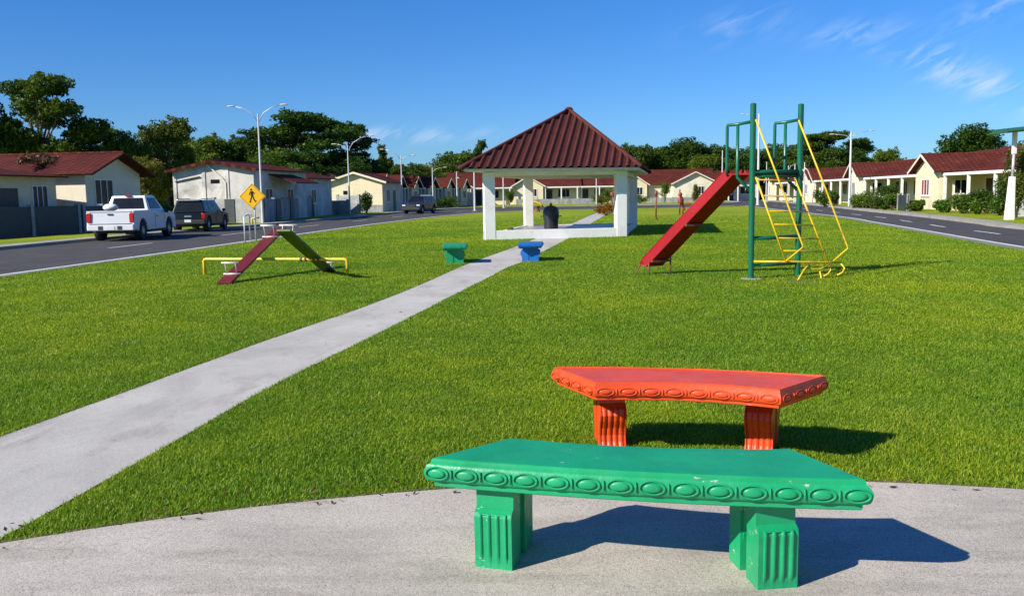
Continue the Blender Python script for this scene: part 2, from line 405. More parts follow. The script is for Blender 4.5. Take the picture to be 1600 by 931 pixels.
# asphalt: quads between near and far edges (ordered the same way)
def between(name, a, b, z, mat):
    mb = MB(); n = 60
    def res(pl):
        pl = [Vector(p) for p in pl]; s = [0]
        for i in range(1, len(pl)): s.append(s[-1]+(pl[i]-pl[i-1]).length)
        out = []
        for k in range(n+1):
            t = s[-1]*k/n; i = max(j for j in range(len(s)) if s[j] <= t+1e-9); i = min(i, len(pl)-2)
            f = (t-s[i])/(s[i+1]-s[i]); out.append(pl[i].lerp(pl[i+1], f))
        return out
    A_, B_ = res(a), res(b)
    for i in range(n):
        mb.add([(A_[i].x, A_[i].y, z), (A_[i+1].x, A_[i+1].y, z), (B_[i+1].x, B_[i+1].y, z), (B_[i].x, B_[i].y, z)], [(0, 1, 2, 3)])
    return structure(mb.build(name, mat))
LF2 = [p for p in LF if p.x < 26.5]
between('road', LN, LF2, .004, M['asphalt'])
between('side_road', RN, [p for p in reversed(RF) if p.y < 200][::-1] if False else RF[3:], .006, M['asphalt'])
sheet('road_junction', [(20, 92), (25.5, 88), (36, 128), (37.5, 135), (32, 135), (28, 112), (24, 108)], .0095, M['asphalt'])
strip('kerb_strip', LN, -.02, .26, .016, M['gutter'])
strip('kerb_strip', RN[:-1], -.02, .38, .018, M['gutter'])
strip('road_edge_line', LN, .262, .42, .0175, M['line'])
strip('road_edge_line', RN[2:-1], .382, .54, .0195, M['line'])
strip('sidewalk', LF, -.1, .75, .11, M['kerb'], .11)
strip('sidewalk', RF, -.1, .85, .11, M['kerb'], .11)
strip('verge', LF, .75, 3.6, .09, M['grass'], .09)
strip('verge', RF, .85, 4.6, .09, M['grass'], .09)
def dashes(a, b, ln, gap, f=.5, s0=0, s1=999):
    mb = MB(); 
    mid = [Vector(p) for p in a]; s = 0; d = 0
    pts = [Vector(p)+f*(min(b, key=lambda q: (Vector(q)-Vector(p)).length)-Vector(p)) for p in a]
    acc = 0
    for i in range(len(pts)-1):
        seg = pts[i+1]-pts[i]; l = seg.length
        if l < .05: continue
        u = seg/l; q = Vector((-u.y, u.x))*.06; t = 0
        while t < l:
            ph = (acc+t) % (ln+gap); 
            if ph < ln and s0 < acc+t < s1:
                e = min(l, t+ln-ph); a0 = pts[i]+u*t; a1 = pts[i]+u*e
                mb.add([(*(a0-q), .0135), (*(a1-q), .0135), (*(a1+q), .0135), (*(a0+q), .0135)], [(0, 1, 2, 3)]); t = e+1e-3
            else: t += (ln+gap-ph) if ph >= ln else ln
        acc += l
    return structure(mb.build('road_dashes', M['line']))
dashes(LN, LF, 3.0, 6.0)
dashes(list(reversed(RN)), RF, 2.6, 3.4)

# footpath and the round plaza
PL = [(-4.55, 1.5), (-3.5, 5.95), (-2.81, 9.68), (-2.12, 12.9), (-1.62, 16), (-1.02, 20.4), (.05, 26.5), (.78, 31.0), (3.02, 45.6), (5.25, 60.5), (7.3, 74), (8.6, 85.9)]
PR = [(-3.0, 1.5), (-2.42, 4.3), (-2.30, 5.25), (-2.03, 7.6), (-1.54, 10.4), (-.84, 14.7), (-.42, 17.2), (-.1, 19.3), (.35, 21.3), (1.15, 26.2), (2.0, 31.4), (3.98, 45.3), (6.2, 60), (8.5, 75), (9.9, 85.9)]
PLs, PRs = smoothpl(PL, 5), smoothpl(PR, 5)
structure(between('footpath', PLs, PRs, .012, M['path']))
PCX, PCY, PRAD = .8, -2.2, 7.0
circ = [(PCX+PRAD*math.cos(2*math.pi*k/120), PCY+PRAD*math.sin(2*math.pi*k/120)) for k in range(120)]
sheet('plaza', circ, .02, M['plaza'])

# pavilion footprint (used by the grass too)
PFL, PFR = Vector((-.97, 31.2)), Vector((4.09, 32.1))
PSIDE = Vector((.185, 1.0)).normalized()*8.8
PRL, PRR = PFL+PSIDE, PFR+PSIDE

M['soil'] = surf('bare_soil', (.13, .09, .055), .95, .4, 9, .6, 50, .01, dirt=(.06, .045, .03), dscale=6)
strip('soil_edge', PLs, -.005, .05, .008, M['soil'])
ring = [(PCX+PRAD*math.cos(R(150-k)), PCY+PRAD*math.sin(R(150-k))) for k in range(0, 121)]
strip('soil_edge', ring, -.01, .045, .0165, M['soil'])
WORN = [(Vector((4.25, 15.9)), .42), (Vector((5.0, 15.45)), .55), (Vector((3.1, 17.4)), .35), (Vector((-5.3, 16.5)), .3), (Vector((-3.8, 18.9)), .35), (Vector((-.85, 20.9)), .25), (Vector((9.0, 13.2)), .35), (Vector((3.6, 15.5)), .3)]
mbw = MB()
for (c0, r_) in WORN:
    pts = [(c0.x+r_*(.75+.25*math.sin(3*a+c0.x)+.12*math.sin(7*a))*math.cos(a), c0.y+r_*(.75+.25*math.sin(3*a+c0.x)+.12*math.sin(7*a))*math.sin(a), .007) for a in [2*math.pi*k/26 for k in range(26)]]
    mbw.add(pts, [tuple(range(26))])
structure(mbw.build('soil_patches', M['soil']))
# lawn blades: real blades near the camera, thinning out with distance
def inpoly(x, y, poly):
    c = np.zeros(len(x), bool); n = len(poly); px_, py_ = poly[-1]
    for (qx, qy) in poly:
        k = ((qy > y) != (py_ > y)) & (x < (px_-qx)*(y-qy)/((py_-qy) if abs(py_-qy) > 1e-9 else 1e-9)+qx)
        c ^= k; px_, py_ = qx, qy
    return c
park = [tuple(p) for p in LN]+[tuple(p) for p in RN]
pathpoly = [tuple(p) for p in PLs]+[tuple(p) for p in reversed(PRs)]
pavpoly = [tuple(PFL), tuple(PFR), tuple(PRR), tuple(PRL)]
def lawn():
    n = 3600000
    # radial density falls with distance
    d0, d1 = 3.8, 64.0
    u = rng.random(n); # pdf over d ~ d * min(1,(7/d)^1.55)
    ds = np.linspace(d0, d1, 2000); pdf = ds*np.minimum(1, (7/ds)**1.75); cdf = np.cumsum(pdf); cdf /= cdf[-1]
    d = np.interp(u, cdf, ds); th = (rng.random(n)*2-1)*R(40)
    x = d*np.sin(th); y = d*np.cos(th)
    ok = (np.abs(x) < .60*y+1.6) & (y > 3.6)
    ok &= inpoly(x, y, park) & ~inpoly(x, y, pathpoly) & ~inpoly(x, y, pavpoly)
    ok &= (x-PCX)**2+(y-PCY)**2 > (PRAD+.0)**2
    ok &= rng.random(n) < np.clip((64-d)/34, 0, 1)
    for (c0, r_) in WORN:
        dd = np.hypot(x-c0.x, y-c0.y)/r_; ok &= rng.random(n) < np.clip(.25+.9*(dd-.2), 0.12, 1)
    bare = np.sin(x*1.9+2.1*np.sin(y*1.1+.7))*np.sin(y*2.3+1.7*np.sin(x*.9+2)); ok &= rng.random(n) > np.clip((bare-.72)*1.6, 0, .5)
    x, y, d = x[ok], y[ok], d[ok]; n = len(x)
    print('blades', n)
    big = (np.maximum(d, 7)/7)
    wd = (.0030+.0024*rng.random(n))*big**.66
    patch = .5+.5*np.sin(x*2.1+1.3*np.sin(y*1.7))*np.cos(y*2.6+1.1*np.sin(x*1.3))
    ln = (.018+.022*rng.random(n)+.009*patch)*np.minimum(big, 2)**.25
    a = rng.random(n)*2*np.pi; lean = .3+1.0*rng.random(n)
    dx, dy = np.cos(a), np.sin(a)
    tw = rng.normal(size=n)*.6+np.pi/2
    sx, sy = np.cos(a+tw), np.sin(a+tw)
    z0 = np.zeros(n)
    def pt(px_, py_, pz_): return np.stack([px_, py_, pz_], axis=1)
    hx, hy = dx*np.sin(lean*.45)*ln*.55, dy*np.sin(lean*.45)*ln*.55; hz = np.cos(lean*.45)*ln*.55
    tx, ty = hx+dx*np.sin(lean*1.25)*ln*.5, hy+dy*np.sin(lean*1.25)*ln*.5; tz = hz+np.cos(lean*1.25)*ln*.5
    V = np.stack([pt(x-sx*wd*.45, y-sy*wd*.45, z0), pt(x+sx*wd*.45, y+sy*wd*.45, z0),
                  pt(x+hx+sx*wd*.5, y+hy+sy*wd*.5, hz), pt(x+hx-sx*wd*.5, y+hy-sy*wd*.5, hz), pt(x+tx, y+ty, tz)], axis=1)
    rnd = np.clip(rng.random(n)*.92+.12*(patch-.5), 0, 1); rnd = np.where(rng.random(n) < .03, .93+.07*rng.random(n), rnd)
    o = quads('lawn_grass', V, M['blade'], None, rnd, 5, [(0, 1, 2, 3), (3, 2, 4)])
    o['kind'] = 'stuff'; tag(o, 'short mown green lawn grass covering the park', 'grass')
lawn()

def litter():
    rg = np.random.default_rng(31); n = 220
    a = R(30)+rg.random(n)*R(120); r_ = PRAD+np.abs(rg.normal(size=n))*.22-.10
    x = PCX+r_*np.cos(a); y = PCY+r_*np.sin(a)
    m_ = 200; yy_ = 5+rg.random(m_)*22; xx_ = -.6*yy_+rg.random(m_)*1.25*yy_; x = np.concatenate([x, xx_]); y = np.concatenate([y, yy_]); n = len(x)
    on = (x-PCX)**2+(y-PCY)**2 < PRAD**2
    z = np.where(on, .024, .038+.012*rg.random(n)); th = rg.random(n)*6.28; L_ = (.010+.016*rg.random(n))*np.where(y > 8, 1.5, 1)
    u = np.stack([np.cos(th), np.sin(th), .25*rg.normal(size=n)], 1)*L_[:, None]; v = np.stack([-np.sin(th), np.cos(th), .25*rg.normal(size=n)], 1)*L_[:, None]*.4
    P_ = np.stack([x, y, z+.004], 1); V = np.stack([P_-u, P_+v, P_+u, P_-v], 1); V[:, :, 2] = np.maximum(V[:, :, 2], np.where(on, .022, .03)[:, None])
    o = quads('fallen_leaves', V, M['drylf'], None, rg.random(n)); o['kind'] = 'stuff'; tag(o, 'small dry leaf litter scattered on lawn and plaza edge', 'leaves')
litter()
# ------------------------------------------------------------------ concrete benches
def paint(name, col, wear=(.5, .5, .48), wearamt=.655, coat=.3):
    m, t, b = newmat(name); p = pos(t, False)
    c = ramp(t, noise(t, p, 3.5, 6, .65), [(.3, tuple(x*.84 for x in col)), (.65, tuple(min(1, x*1.08) for x in col))])
    ch = ramp(t, noise(t, mapping(t, p, (1, 1.8, 3)), 9, 7, .7), [(wearamt, (0, 0, 0)), (wearamt+.03, (1, 1, 1))])
    c = mixc(t, ch, c, wear)
    sc_ = ramp(t, noise(t, mapping(t, p, (1, 3, 2)), 2.6, 7, .7, .5), [(.5, (0, 0, 0)), (.72, (.42, .42, .42))])
    c = mixc(t, sc_, c, tuple(min(1, x*.95+.03) for x in col))
    dk = ramp(t, noise(t, p, 2.2, 8, .7, .6), [(.52, (0, 0, 0)), (.85, (.6, .6, .6))])
    c = mixc(t, dk, c, tuple(x*.55 for x in col))
    t.links.new(c, b.inputs['Base Color'])
    r_ = ramp(t, noise(t, p, 12, 5, .6), [(.3, (.30,)*3), (.7, (.52,)*3)])
    t.links.new(r_, b.inputs['Roughness']); b.inputs['Specular IOR Level'].default_value = .45
    n1 = bump(t, noise(t, p, 55, 5, .6), .3, .004, None)
    bump(t, noise(t, p, 7, 4, .6), .35, .012, b, n1)
    return m
M['bgreen'] = paint('green_bench_paint', (.008, .31, .118)); M['bred'] = paint('red_bench_paint', (.68, .068, .010), (.6, .2, .1))
M['bblue'] = paint('blue_bench_paint', (.012, .15, .48)); M['bgreen2'] = paint('small_green_bench_paint', (.012, .30, .12))

def bench_slab(FL_, FR_, BR_, BL_, sagF, sagB, zb, zt, eggs_from=0, egg=True):
    """plan corners (2D, counter-clockwise seen from above: front-left, front-right, back-right, back-left)"""
    FL_, FR_, BR_, BL_ = map(Vector, (FL_, FR_, BR_, BL_))
    def curve(a, b, sag, n):
        d = (b-a); q = Vector((d.y, -d.x)).normalized()
        return [a+d*(k/n)+q*sag*(1-(2*k/n-1)**2) for k in range(n)]
    per = curve(FL_, FR_, sagF, 28)+curve(FR_, BR_, .0, 10)+curve(BR_, BL_, sagB, 28)+curve(BL_, FL_, .0, 10)
    n = len(per); nor = []
    for i in range(n):
        a, b, c = per[i-1], per[i], per[(i+1) % n]
        n1 = Vector(((b-a).y, -(b-a).x)).normalized(); n2 = Vector(((c-b).y, -(c-b).x)).normalized()
        m = (n1+n2); m /= max(.25, (1+n1.dot(n2))); nor.append(m)
    prof = [(.055, zb), (.022, zb), (.018, zb+.004), (.018, zb+.022), (.010, zb+.027), (.003, zb+.034), (0, zb+.048), (-.002, zb+.065), (0, zb+.082),
            (.004, zb+.096), (.009, zb+.103), (.012, zb+.105), (.0125, zb+.112), (.0145, zt-.003), (.018, zt), (.030, zt+.0002)]
    ks = (zt-zb)/.125; prof = [(i_, zb+(z_-zb)*ks) for i_, z_ in [(i2, z2 if z2 < zt-.004 else zb+.125-(zt-z2)) for i2, z2 in prof]]
    mb = MB(); o = 0
    CC = [FL_, FR_, BR_, BL_]
    def inset(ins):
        ln_ = []
        for i in range(4):
            p, q = CC[i], CC[(i+1) % 4]; d = (q-p).normalized(); nn_ = Vector((-d.y, d.x)); ln_.append((p+nn_*ins, d))
        out = []
        for i in range(4):
            (p, d), (q, e) = ln_[i-1], ln_[i]
            den = d.x*e.y-d.y*e.x; tt = ((q.x-p.x)*e.y-(q.y-p.y)*e.x)/den; out.append(p+d*tt)
        return out
    for (ins, z) in prof:
        c4 = inset(ins+.004)
        pr4 = curve(c4[0], c4[1], sagF, 28)+curve(c4[1], c4[2], .0, 10)+curve(c4[2], c4[3], sagB, 28)+curve(c4[3], c4[0], .0, 10)
        for q in pr4: mb.v.append((q.x, q.y, z))
    for k in range(len(prof)-1):
        for i in range(n):
            j = (i+1) % n; mb.f.append((k*n+i, k*n+j, (k+1)*n+j, (k+1)*n+i))
    K = (len(prof)-1)*n
    for k in range(28):
        mb.f.append((K+k, K+k+1, K+66-k-1, K+66-k)); mb.f.append((k, 66-k, 66-k-1, k+1))
    if egg:
        zc = zb+.066*ks
        for (i0, i1) in ((0, 28), (28, 38), (38, 66), (66, 76)):
            pts = [per[i % n] for i in range(i0, i1+1)]; L_ = [0]
            for i in range(len(pts)-1): L_.append(L_[-1]+(pts[i+1]-pts[i]).length)
            tot = L_[-1]; m = max(2, round(tot/.128)); st = tot/m
            for k in range(m):
                s = (k+.5)*st; i = max(j for j in range(len(pts)-1) if L_[j] <= s); f = (s-L_[i])/(L_[i+1]-L_[i])
                a, b = pts[i], pts[i+1]; p = a.lerp(b, f); u = (b-a).normalized(); q = Vector((u.y, -u.x)); p = p+q*.0025
                M_ = Matrix(((u.x, 0, q.x, p.x), (u.y, 0, q.y, p.y), (0, 1, 0, zc), (0, 0, 0, 1)))
                s2 = MB().sphere((0, 0, 0), (.036, .0185*ks, .006), 16, 8)
                mb.add([M_ @ Vector(v) for v in s2.v], s2.f)
                ring = [Vector((.050*math.cos(t), .0275*ks*math.sin(t), -.0045*abs(math.sin(t)))) for t in [2*math.pi*q_/20 for q_ in range(21)]]
                s3 = MB().tube(ring, .0036, 6, False); mb.add([M_ @ v for v in map(Vector, s3.v)], s3.f)
                if k < m-1:
                    s4 = MB().sphere((st/2, 0, -.002), (.005, .024*ks, .005), 8, 6); mb.add([M_ @ Vector(v) for v in s4.v], s4.f)
    return mb
def bench_leg(wd, dp, h, style):
    """front pier, rear pier and arched web; local: x tangential, y radial (front at -dp/2), z up"""
    mb = MB()
    if style == 'panel': prof = [(0, 0), (0, .012), (.004, .02), (.002, .20), (0, .245), (.006, .262), (.022, .272), (.034, .276), (.036, h-.004), (.036, h)]
    else: prof = [(0, 0), (0, .02), (.016, .05), (.024, .09), (.012, .14), (-.016, .19), (-.028, .225), (-.016, .262), (.014, .285), (.034, .292), (.036, h-.004), (.036, h)]
    dense = []
    for i in range(len(prof)-1):
        for k in range(6):
            t = k/6; dense.append((prof[i][0]*(1-t)+prof[i+1][0]*t, prof[i][1]*(1-t)+prof[i+1][1]*t))
    dense.append(prof[-1]); sc_ = 1.0
    pier = dp*.40; nt_ = 66
    for sgn in (-1, 1):
        o = len(mb.v); cols = nt_+1
        for (off, z) in dense:
            for k in range(cols):
                u = k/nt_; x = (u-.5)*wd
                fl = 0
                if style == 'panel':
                    fl = .009
                    if .05 < z < .262 and .13 < u < .87:
                        v = (u-.16)/.68
                        g_ = min(abs(v-q_/3) for q_ in range(4))*3
                        if -.06 < v < 1.06 and g_ < .26: fl = .009*(g_/.26)**2*.6
                        if z < .062 or z > .254: fl = min(fl, .002) if -.02 < v < 1.02 else fl
                else:
                    if z < .285 and .06 < u < .94:
                        v = (u-.06)/.88; fl = .013*(1-abs(math.sin(v*math.pi*4))**.6)
                mb.v.append((x, sgn*(dp/2-off-fl), z))
            for x in (wd/2, -wd/2): mb.v.append((x, sgn*(dp/2-pier), z))
        m = cols+2
        for i in range(len(dense)-1):
            for k in range(m):
                k2 = (k+1) % m; mb.f.append((o+i*m+k, o+i*m+k2, o+(i+1)*m+k2, o+(i+1)*m+k))
        mb.f.append(tuple(o+k for k in range(m))); mb.f.append(tuple(o+(len(dense)-1)*m+k for k in range(m)))
    # web with an arch
    a = dp/2-pier+.002; top = h-.002; zs = .20
    outer = [(-a, zs*.55), (-a, top), (a, top), (a, zs*.55)]
    arch = [(a*math.cos(t), zs*.55+.11*math.sin(t)) for t in [math.pi*k/12 for k in range(13)]]
    for k in range(12):
        p, q = arch[k], arch[k+1]
        if style == 'scroll': p, q = (p[0], .002), (q[0], .002)
        mb.prism([(q[0], q[1]), (p[0], p[1]), (p[0], top), (q[0], top)], 'x', -wd*.42, wd*.42)
    # cap under the seat
    mb.box(-wd/2+.006, -dp/2+.03, h-.012, wd/2-.006, dp/2-.03, h+.006)
    return mb

def world_bench(name, label, group, corners, sagF, sagB, zb, zt, legs, mat, style, lw, ld):
    cx = sum(c[0] for c in corners)/4; cy = sum(c[1] for c in corners)/4
    t = thing(name, label, 'bench', (cx, cy, 0), 0, group)
    loc = [(c[0]-cx, c[1]-cy) for c in corners]
    bench_slab(*loc, sagF, sagB, zb, zt).build('seat_slab', mat, t, 'auto')
    for (fx, fy, ang) in legs:
        o = bench_leg(lw, ld, zb-.002, style).build('leg', mat, t, 'auto')
        o.location = (fx-cx, fy-cy, 0); o.rotation_euler = (0, 0, ang)
    return t
cor = [G(660, 722, .475), G(1368, 758, .475), G(1238, 699, .49), G(796, 682, .49)]
gl, gr = G(770, 897), G(1209, 929)
def leg_at(front, dirv, dp):
    d = Vector((dirv[0], dirv[1])).normalized(); c = Vector(front[:2])+d*dp/2
    return (c.x, c.y, math.atan2(d.y, d.x)-math.pi/2)
green = world_bench('curved_bench', 'large curved green concrete bench standing on the plaza in front', 'curved concrete benches', [tuple(c[:2]) for c in cor], .045, -.06, .365, .49,
    [leg_at(gl, (.30, .95), .34), leg_at(gr+Vector((.02, 0, 0)), (-.12, .99), .34)], M['bgreen'], 'panel', .165, .34)
rc = [G(928, 600, .49), G(1221, 612, .49), G(1296, 588, .49), G(860, 574, .49)]
PV = rc
rl, rr_ = G(958, 703), G(1192, 710)
red = world_bench('curved_bench', 'curved orange-red concrete bench on the lawn edge behind the big green bench', 'curved concrete benches', [tuple(c[:2]) for c in rc], -.085, .085, .388, .49,
    [leg_at(Vector(rl[:2])+Vector((0, 0)), (-.04, 1), .28), leg_at(Vector(rr_[:2])+Vector((-.03, 0)), (.42, .90), .28)], M['bred'], 'scroll', .165, .28)
# two smaller benches seen end-on, half way along the path
def small_bench(label, px_, py_, mat, rz, s=.92):
    t = thing('curved_bench', label, 'bench', G(px_, py_), rz, 'curved concrete benches'); t.scale = (s, s, s)
    bench_slab((-.30, -.62), (.30, -.50), (.34, .55), (-.30, .72), .0, .0, .36, .475, egg=True).build('seat_slab', mat, t, 'auto')
    for y in (-.30, .42):
        o = bench_leg(.17, .46, .358, 'scroll').build('leg', mat, t, 'auto'); o.location = (0, y, 0); o.rotation_euler = (0, 0, R(90))
    return t
small_bench('small green concrete bench seen end-on left of the footpath', 711, 411, M['bgreen2'], R(4))
small_bench('small blue concrete bench seen end-on beside the footpath by the pavilion', 829, 408, M['bblue'], R(-2))

# ------------------------------------------------------------------ pavilion
M['pavroof'] = surf('pavilion_roof_sheet', (.10, .028, .022), .85, .22, 2.2, .25, 30, .01, spec=.15, dirt=(.07, .03, .028), dscale=1.5)
M['floor'] = surf('worn_tile_floor', (.34, .27, .23), .35, .25, 2, .1, dirt=(.2, .15, .13), dscale=1)
def L3(v, z): return (v.x, v.y, z)
def pavilion():
    c = (PFL+PRR)/2
    t = thing('park_pavilion', 'open white pavilion with steep ribbed dark red pyramid roof over the footpath', 'pavilion', (c.x, c.y, 0))
    fl, fr, rr, rl = PFL-c, PFR-c, PRR-c, PRL-c
    def quad(ins):
        cc = [fl, fr, rr, rl]; ctr = (fl+fr+rr+rl)/4
        out = []
        for i in range(4):
            p, a, b = cc[i], cc[i-1], cc[(i+1) % 4]
            out.append(p+((a-p).normalized()+(b-p).normalized())*ins)
        return out
    FZ = .17
    q = quad(0); q2 = quad(.16); q3 = quad(.30)
    s = MB()   # white rim kerb around the floor
    for i in range(4):
        a, b, c2, d = q[i], q[(i+1) % 4], q2[(i+1) % 4], q2[i]
        top = .33 if i == 0 else .20
        s.hexa([L3(v, -.05) for v in (a, b, c2, d)], [L3(v, top) for v in (a, b, c2, d)])
    s.build('floor_rim', M['white'], t, bevel=.012)
    f = MB(); f.hexa([L3(v, 0) for v in quad(.155)], [L3(v, FZ) for v in quad(.155)]); f.build('floor', M['floor'], t)
    # height of the eave from the photo
    ez = A(862, 266, PFL.y-.3).z
    for i, p in enumerate(quad(.19)):
        m = MB(); w_ = .19
        u = (fr-fl).normalized()*w_; v = Vector((-u.y, u.x))
        m.hexa([L3(p-u-v, .2 if 0 else .0), L3(p+u-v, 0), L3(p+u+v, 0), L3(p-u+v, 0)], [L3(p-u-v, ez-.02), L3(p+u-v, ez-.02), L3(p+u+v, ez-.02), L3(p-u+v, ez-.02)])
        m.build('column', M['white'], t, bevel=.012)
    e = quad(-.62); ei = quad(-.5)
    apex = (e[0]+e[1]+e[2]+e[3])/4
    ah = A(877, 174.5, c.y).z
    # beams + soffit
    b = MB(); bi = quad(.06); bo = quad(.34)
    for i in range(4):
        a1, b1, c1, d1 = bi[i], bi[(i+1) % 4], bo[(i+1) % 4], bo[i]
        b.hexa([L3(v, ez-.16) for v in (a1, b1, c1, d1)], [L3(v, ez-.005) for v in (a1, b1, c1, d1)])
    b.build('ring_beam', M['white'], t)
    so = MB(); so.hexa([L3(v, ez) for v in ei], [L3(v, ez+.03) for v in ei]); so.build('soffit', M['white'], t)
    fa = MB()
    for i in range(4):
        a1, b1 = ei[i], ei[(i+1) % 4]; fa.bar(L3(a1, ez+.04), L3(b1, ez+.04), .03, .075)
    fa.build('fascia', M['white'], t)
    # ribbed faces
    rb = MB()
    for i in range(4):
        a1, b1 = e[i], e[(i+1) % 4]; W_ = (b1-a1).length; nrib = 22 if i % 2 == 0 else 34
        A3 = Vector(L3(a1, ez+.06)); B3 = Vector(L3(b1, ez+.06)); P3 = Vector(L3(apex, ah))
        nn = (B3-A3).cross(P3-A3).normalized()
        samp = []
        for k in range(nrib):
            for (f_, h_) in ((0.0, .0), (.06, .075), (.16, .092), (.30, .09), (.42, .065), (.62, .025), (.97, .0)):
                samp.append(((k+f_)/nrib, h_))
        samp.append((1.0, 0))
        def P_(s_, h_):
            tm = 1-abs(2*s_-1); base = A3.lerp(B3, s_)
            # straight up the slope until the hip
            mid = A3.lerp(B3, .5); up = P3-mid
            top = base+up*tm
            return base+nn*h_, top+nn*h_*min(1, tm*8)
        for k in range(len(samp)-1):
            p0, p1 = P_(*samp[k]); p2, p3 = P_(*samp[k+1])
            rb.add([p0, p2, p3, p1], [(0, 1, 2, 3)])
    rb.build('roof', M['pavroof'], t)
    hp = MB()
    for i in range(4):
        a3 = Vector(L3(e[i], ez+.10)); p3 = Vector(L3(apex, ah+.06))
        n_ = 9
        pts = [a3.lerp(p3, k/n_) for k in range(n_+1)]
        hp.tube(pts, [.085]*(n_+1), 8)
    hp.sphere((apex.x, apex.y, ah+.06), (.17, .17, .12), 12, 6)
    hp.build('ridge_cap', M['pavroof'], t, True)
    return t, FZ
pav, FZ = pavilion()
# dark domed bin in the pavilion
M['bin'] = surf('dark_bin', (.022, .032, .042), .38, .3, 3, .1)
bp = G(861, 353, FZ); bp = Vector((bp.x, PFL.y+5.2, FZ)); bp.x = A(861, 350, bp.y).x
k_ = A(861, 318, bp.y).z-FZ; print('bin h', k_)
t = thing('barbecue_drum', 'black domed drum with side handles standing on the pavilion floor', 'barbecue', bp)
MB().lathe([(.0, 0), (.35, 0), (.36, .03), (.365, .42), (.375, .44), (.375, .50)], 28).build('drum', M['bin'], t, 'auto')
MB().lathe([(.38, .50), (.405, .53), (.415, .74), (.395, .92), (.33, 1.06), (.20, 1.14), (.0, 1.16)], 28).build('lid', M['bin'], t, 'auto')
for s_ in (-1, 1):
    MB().tube([(s_*.43, -.1, .62), (s_*.52, -.1, .62), (s_*.52, .1, .62), (s_*.43, .1, .62)], .025, 8).build('handle', M['bin'], t, True)
m_ = surf('rust_cap', (.34, .10, .05), .8)
MB().lathe([(.0, 1.1), (.085, 1.1), (.075, 1.2), (.05, 1.28), (.0, 1.30)], 14).build('chimney_cap', m_, t, 'auto')
t.scale = (.80,)*3
# small brown thing left on the floor
o = MB()
for k in range(5): o.sphere((random.uniform(-.12, .12), random.uniform(-.08, .08), .05+random.uniform(0, .06)), (.09, .07, .055), 10, 6)
bpos = Vector((A(800, 350, PFL.y+3.6).x, PFL.y+3.6, FZ))
tag(o.build('cloth_bundle', surf('brown_cloth', (.10, .05, .035), .9), None, True, loc=bpos), 'crumpled brown bundle lying on the pavilion floor by the rear left column', 'bundle')

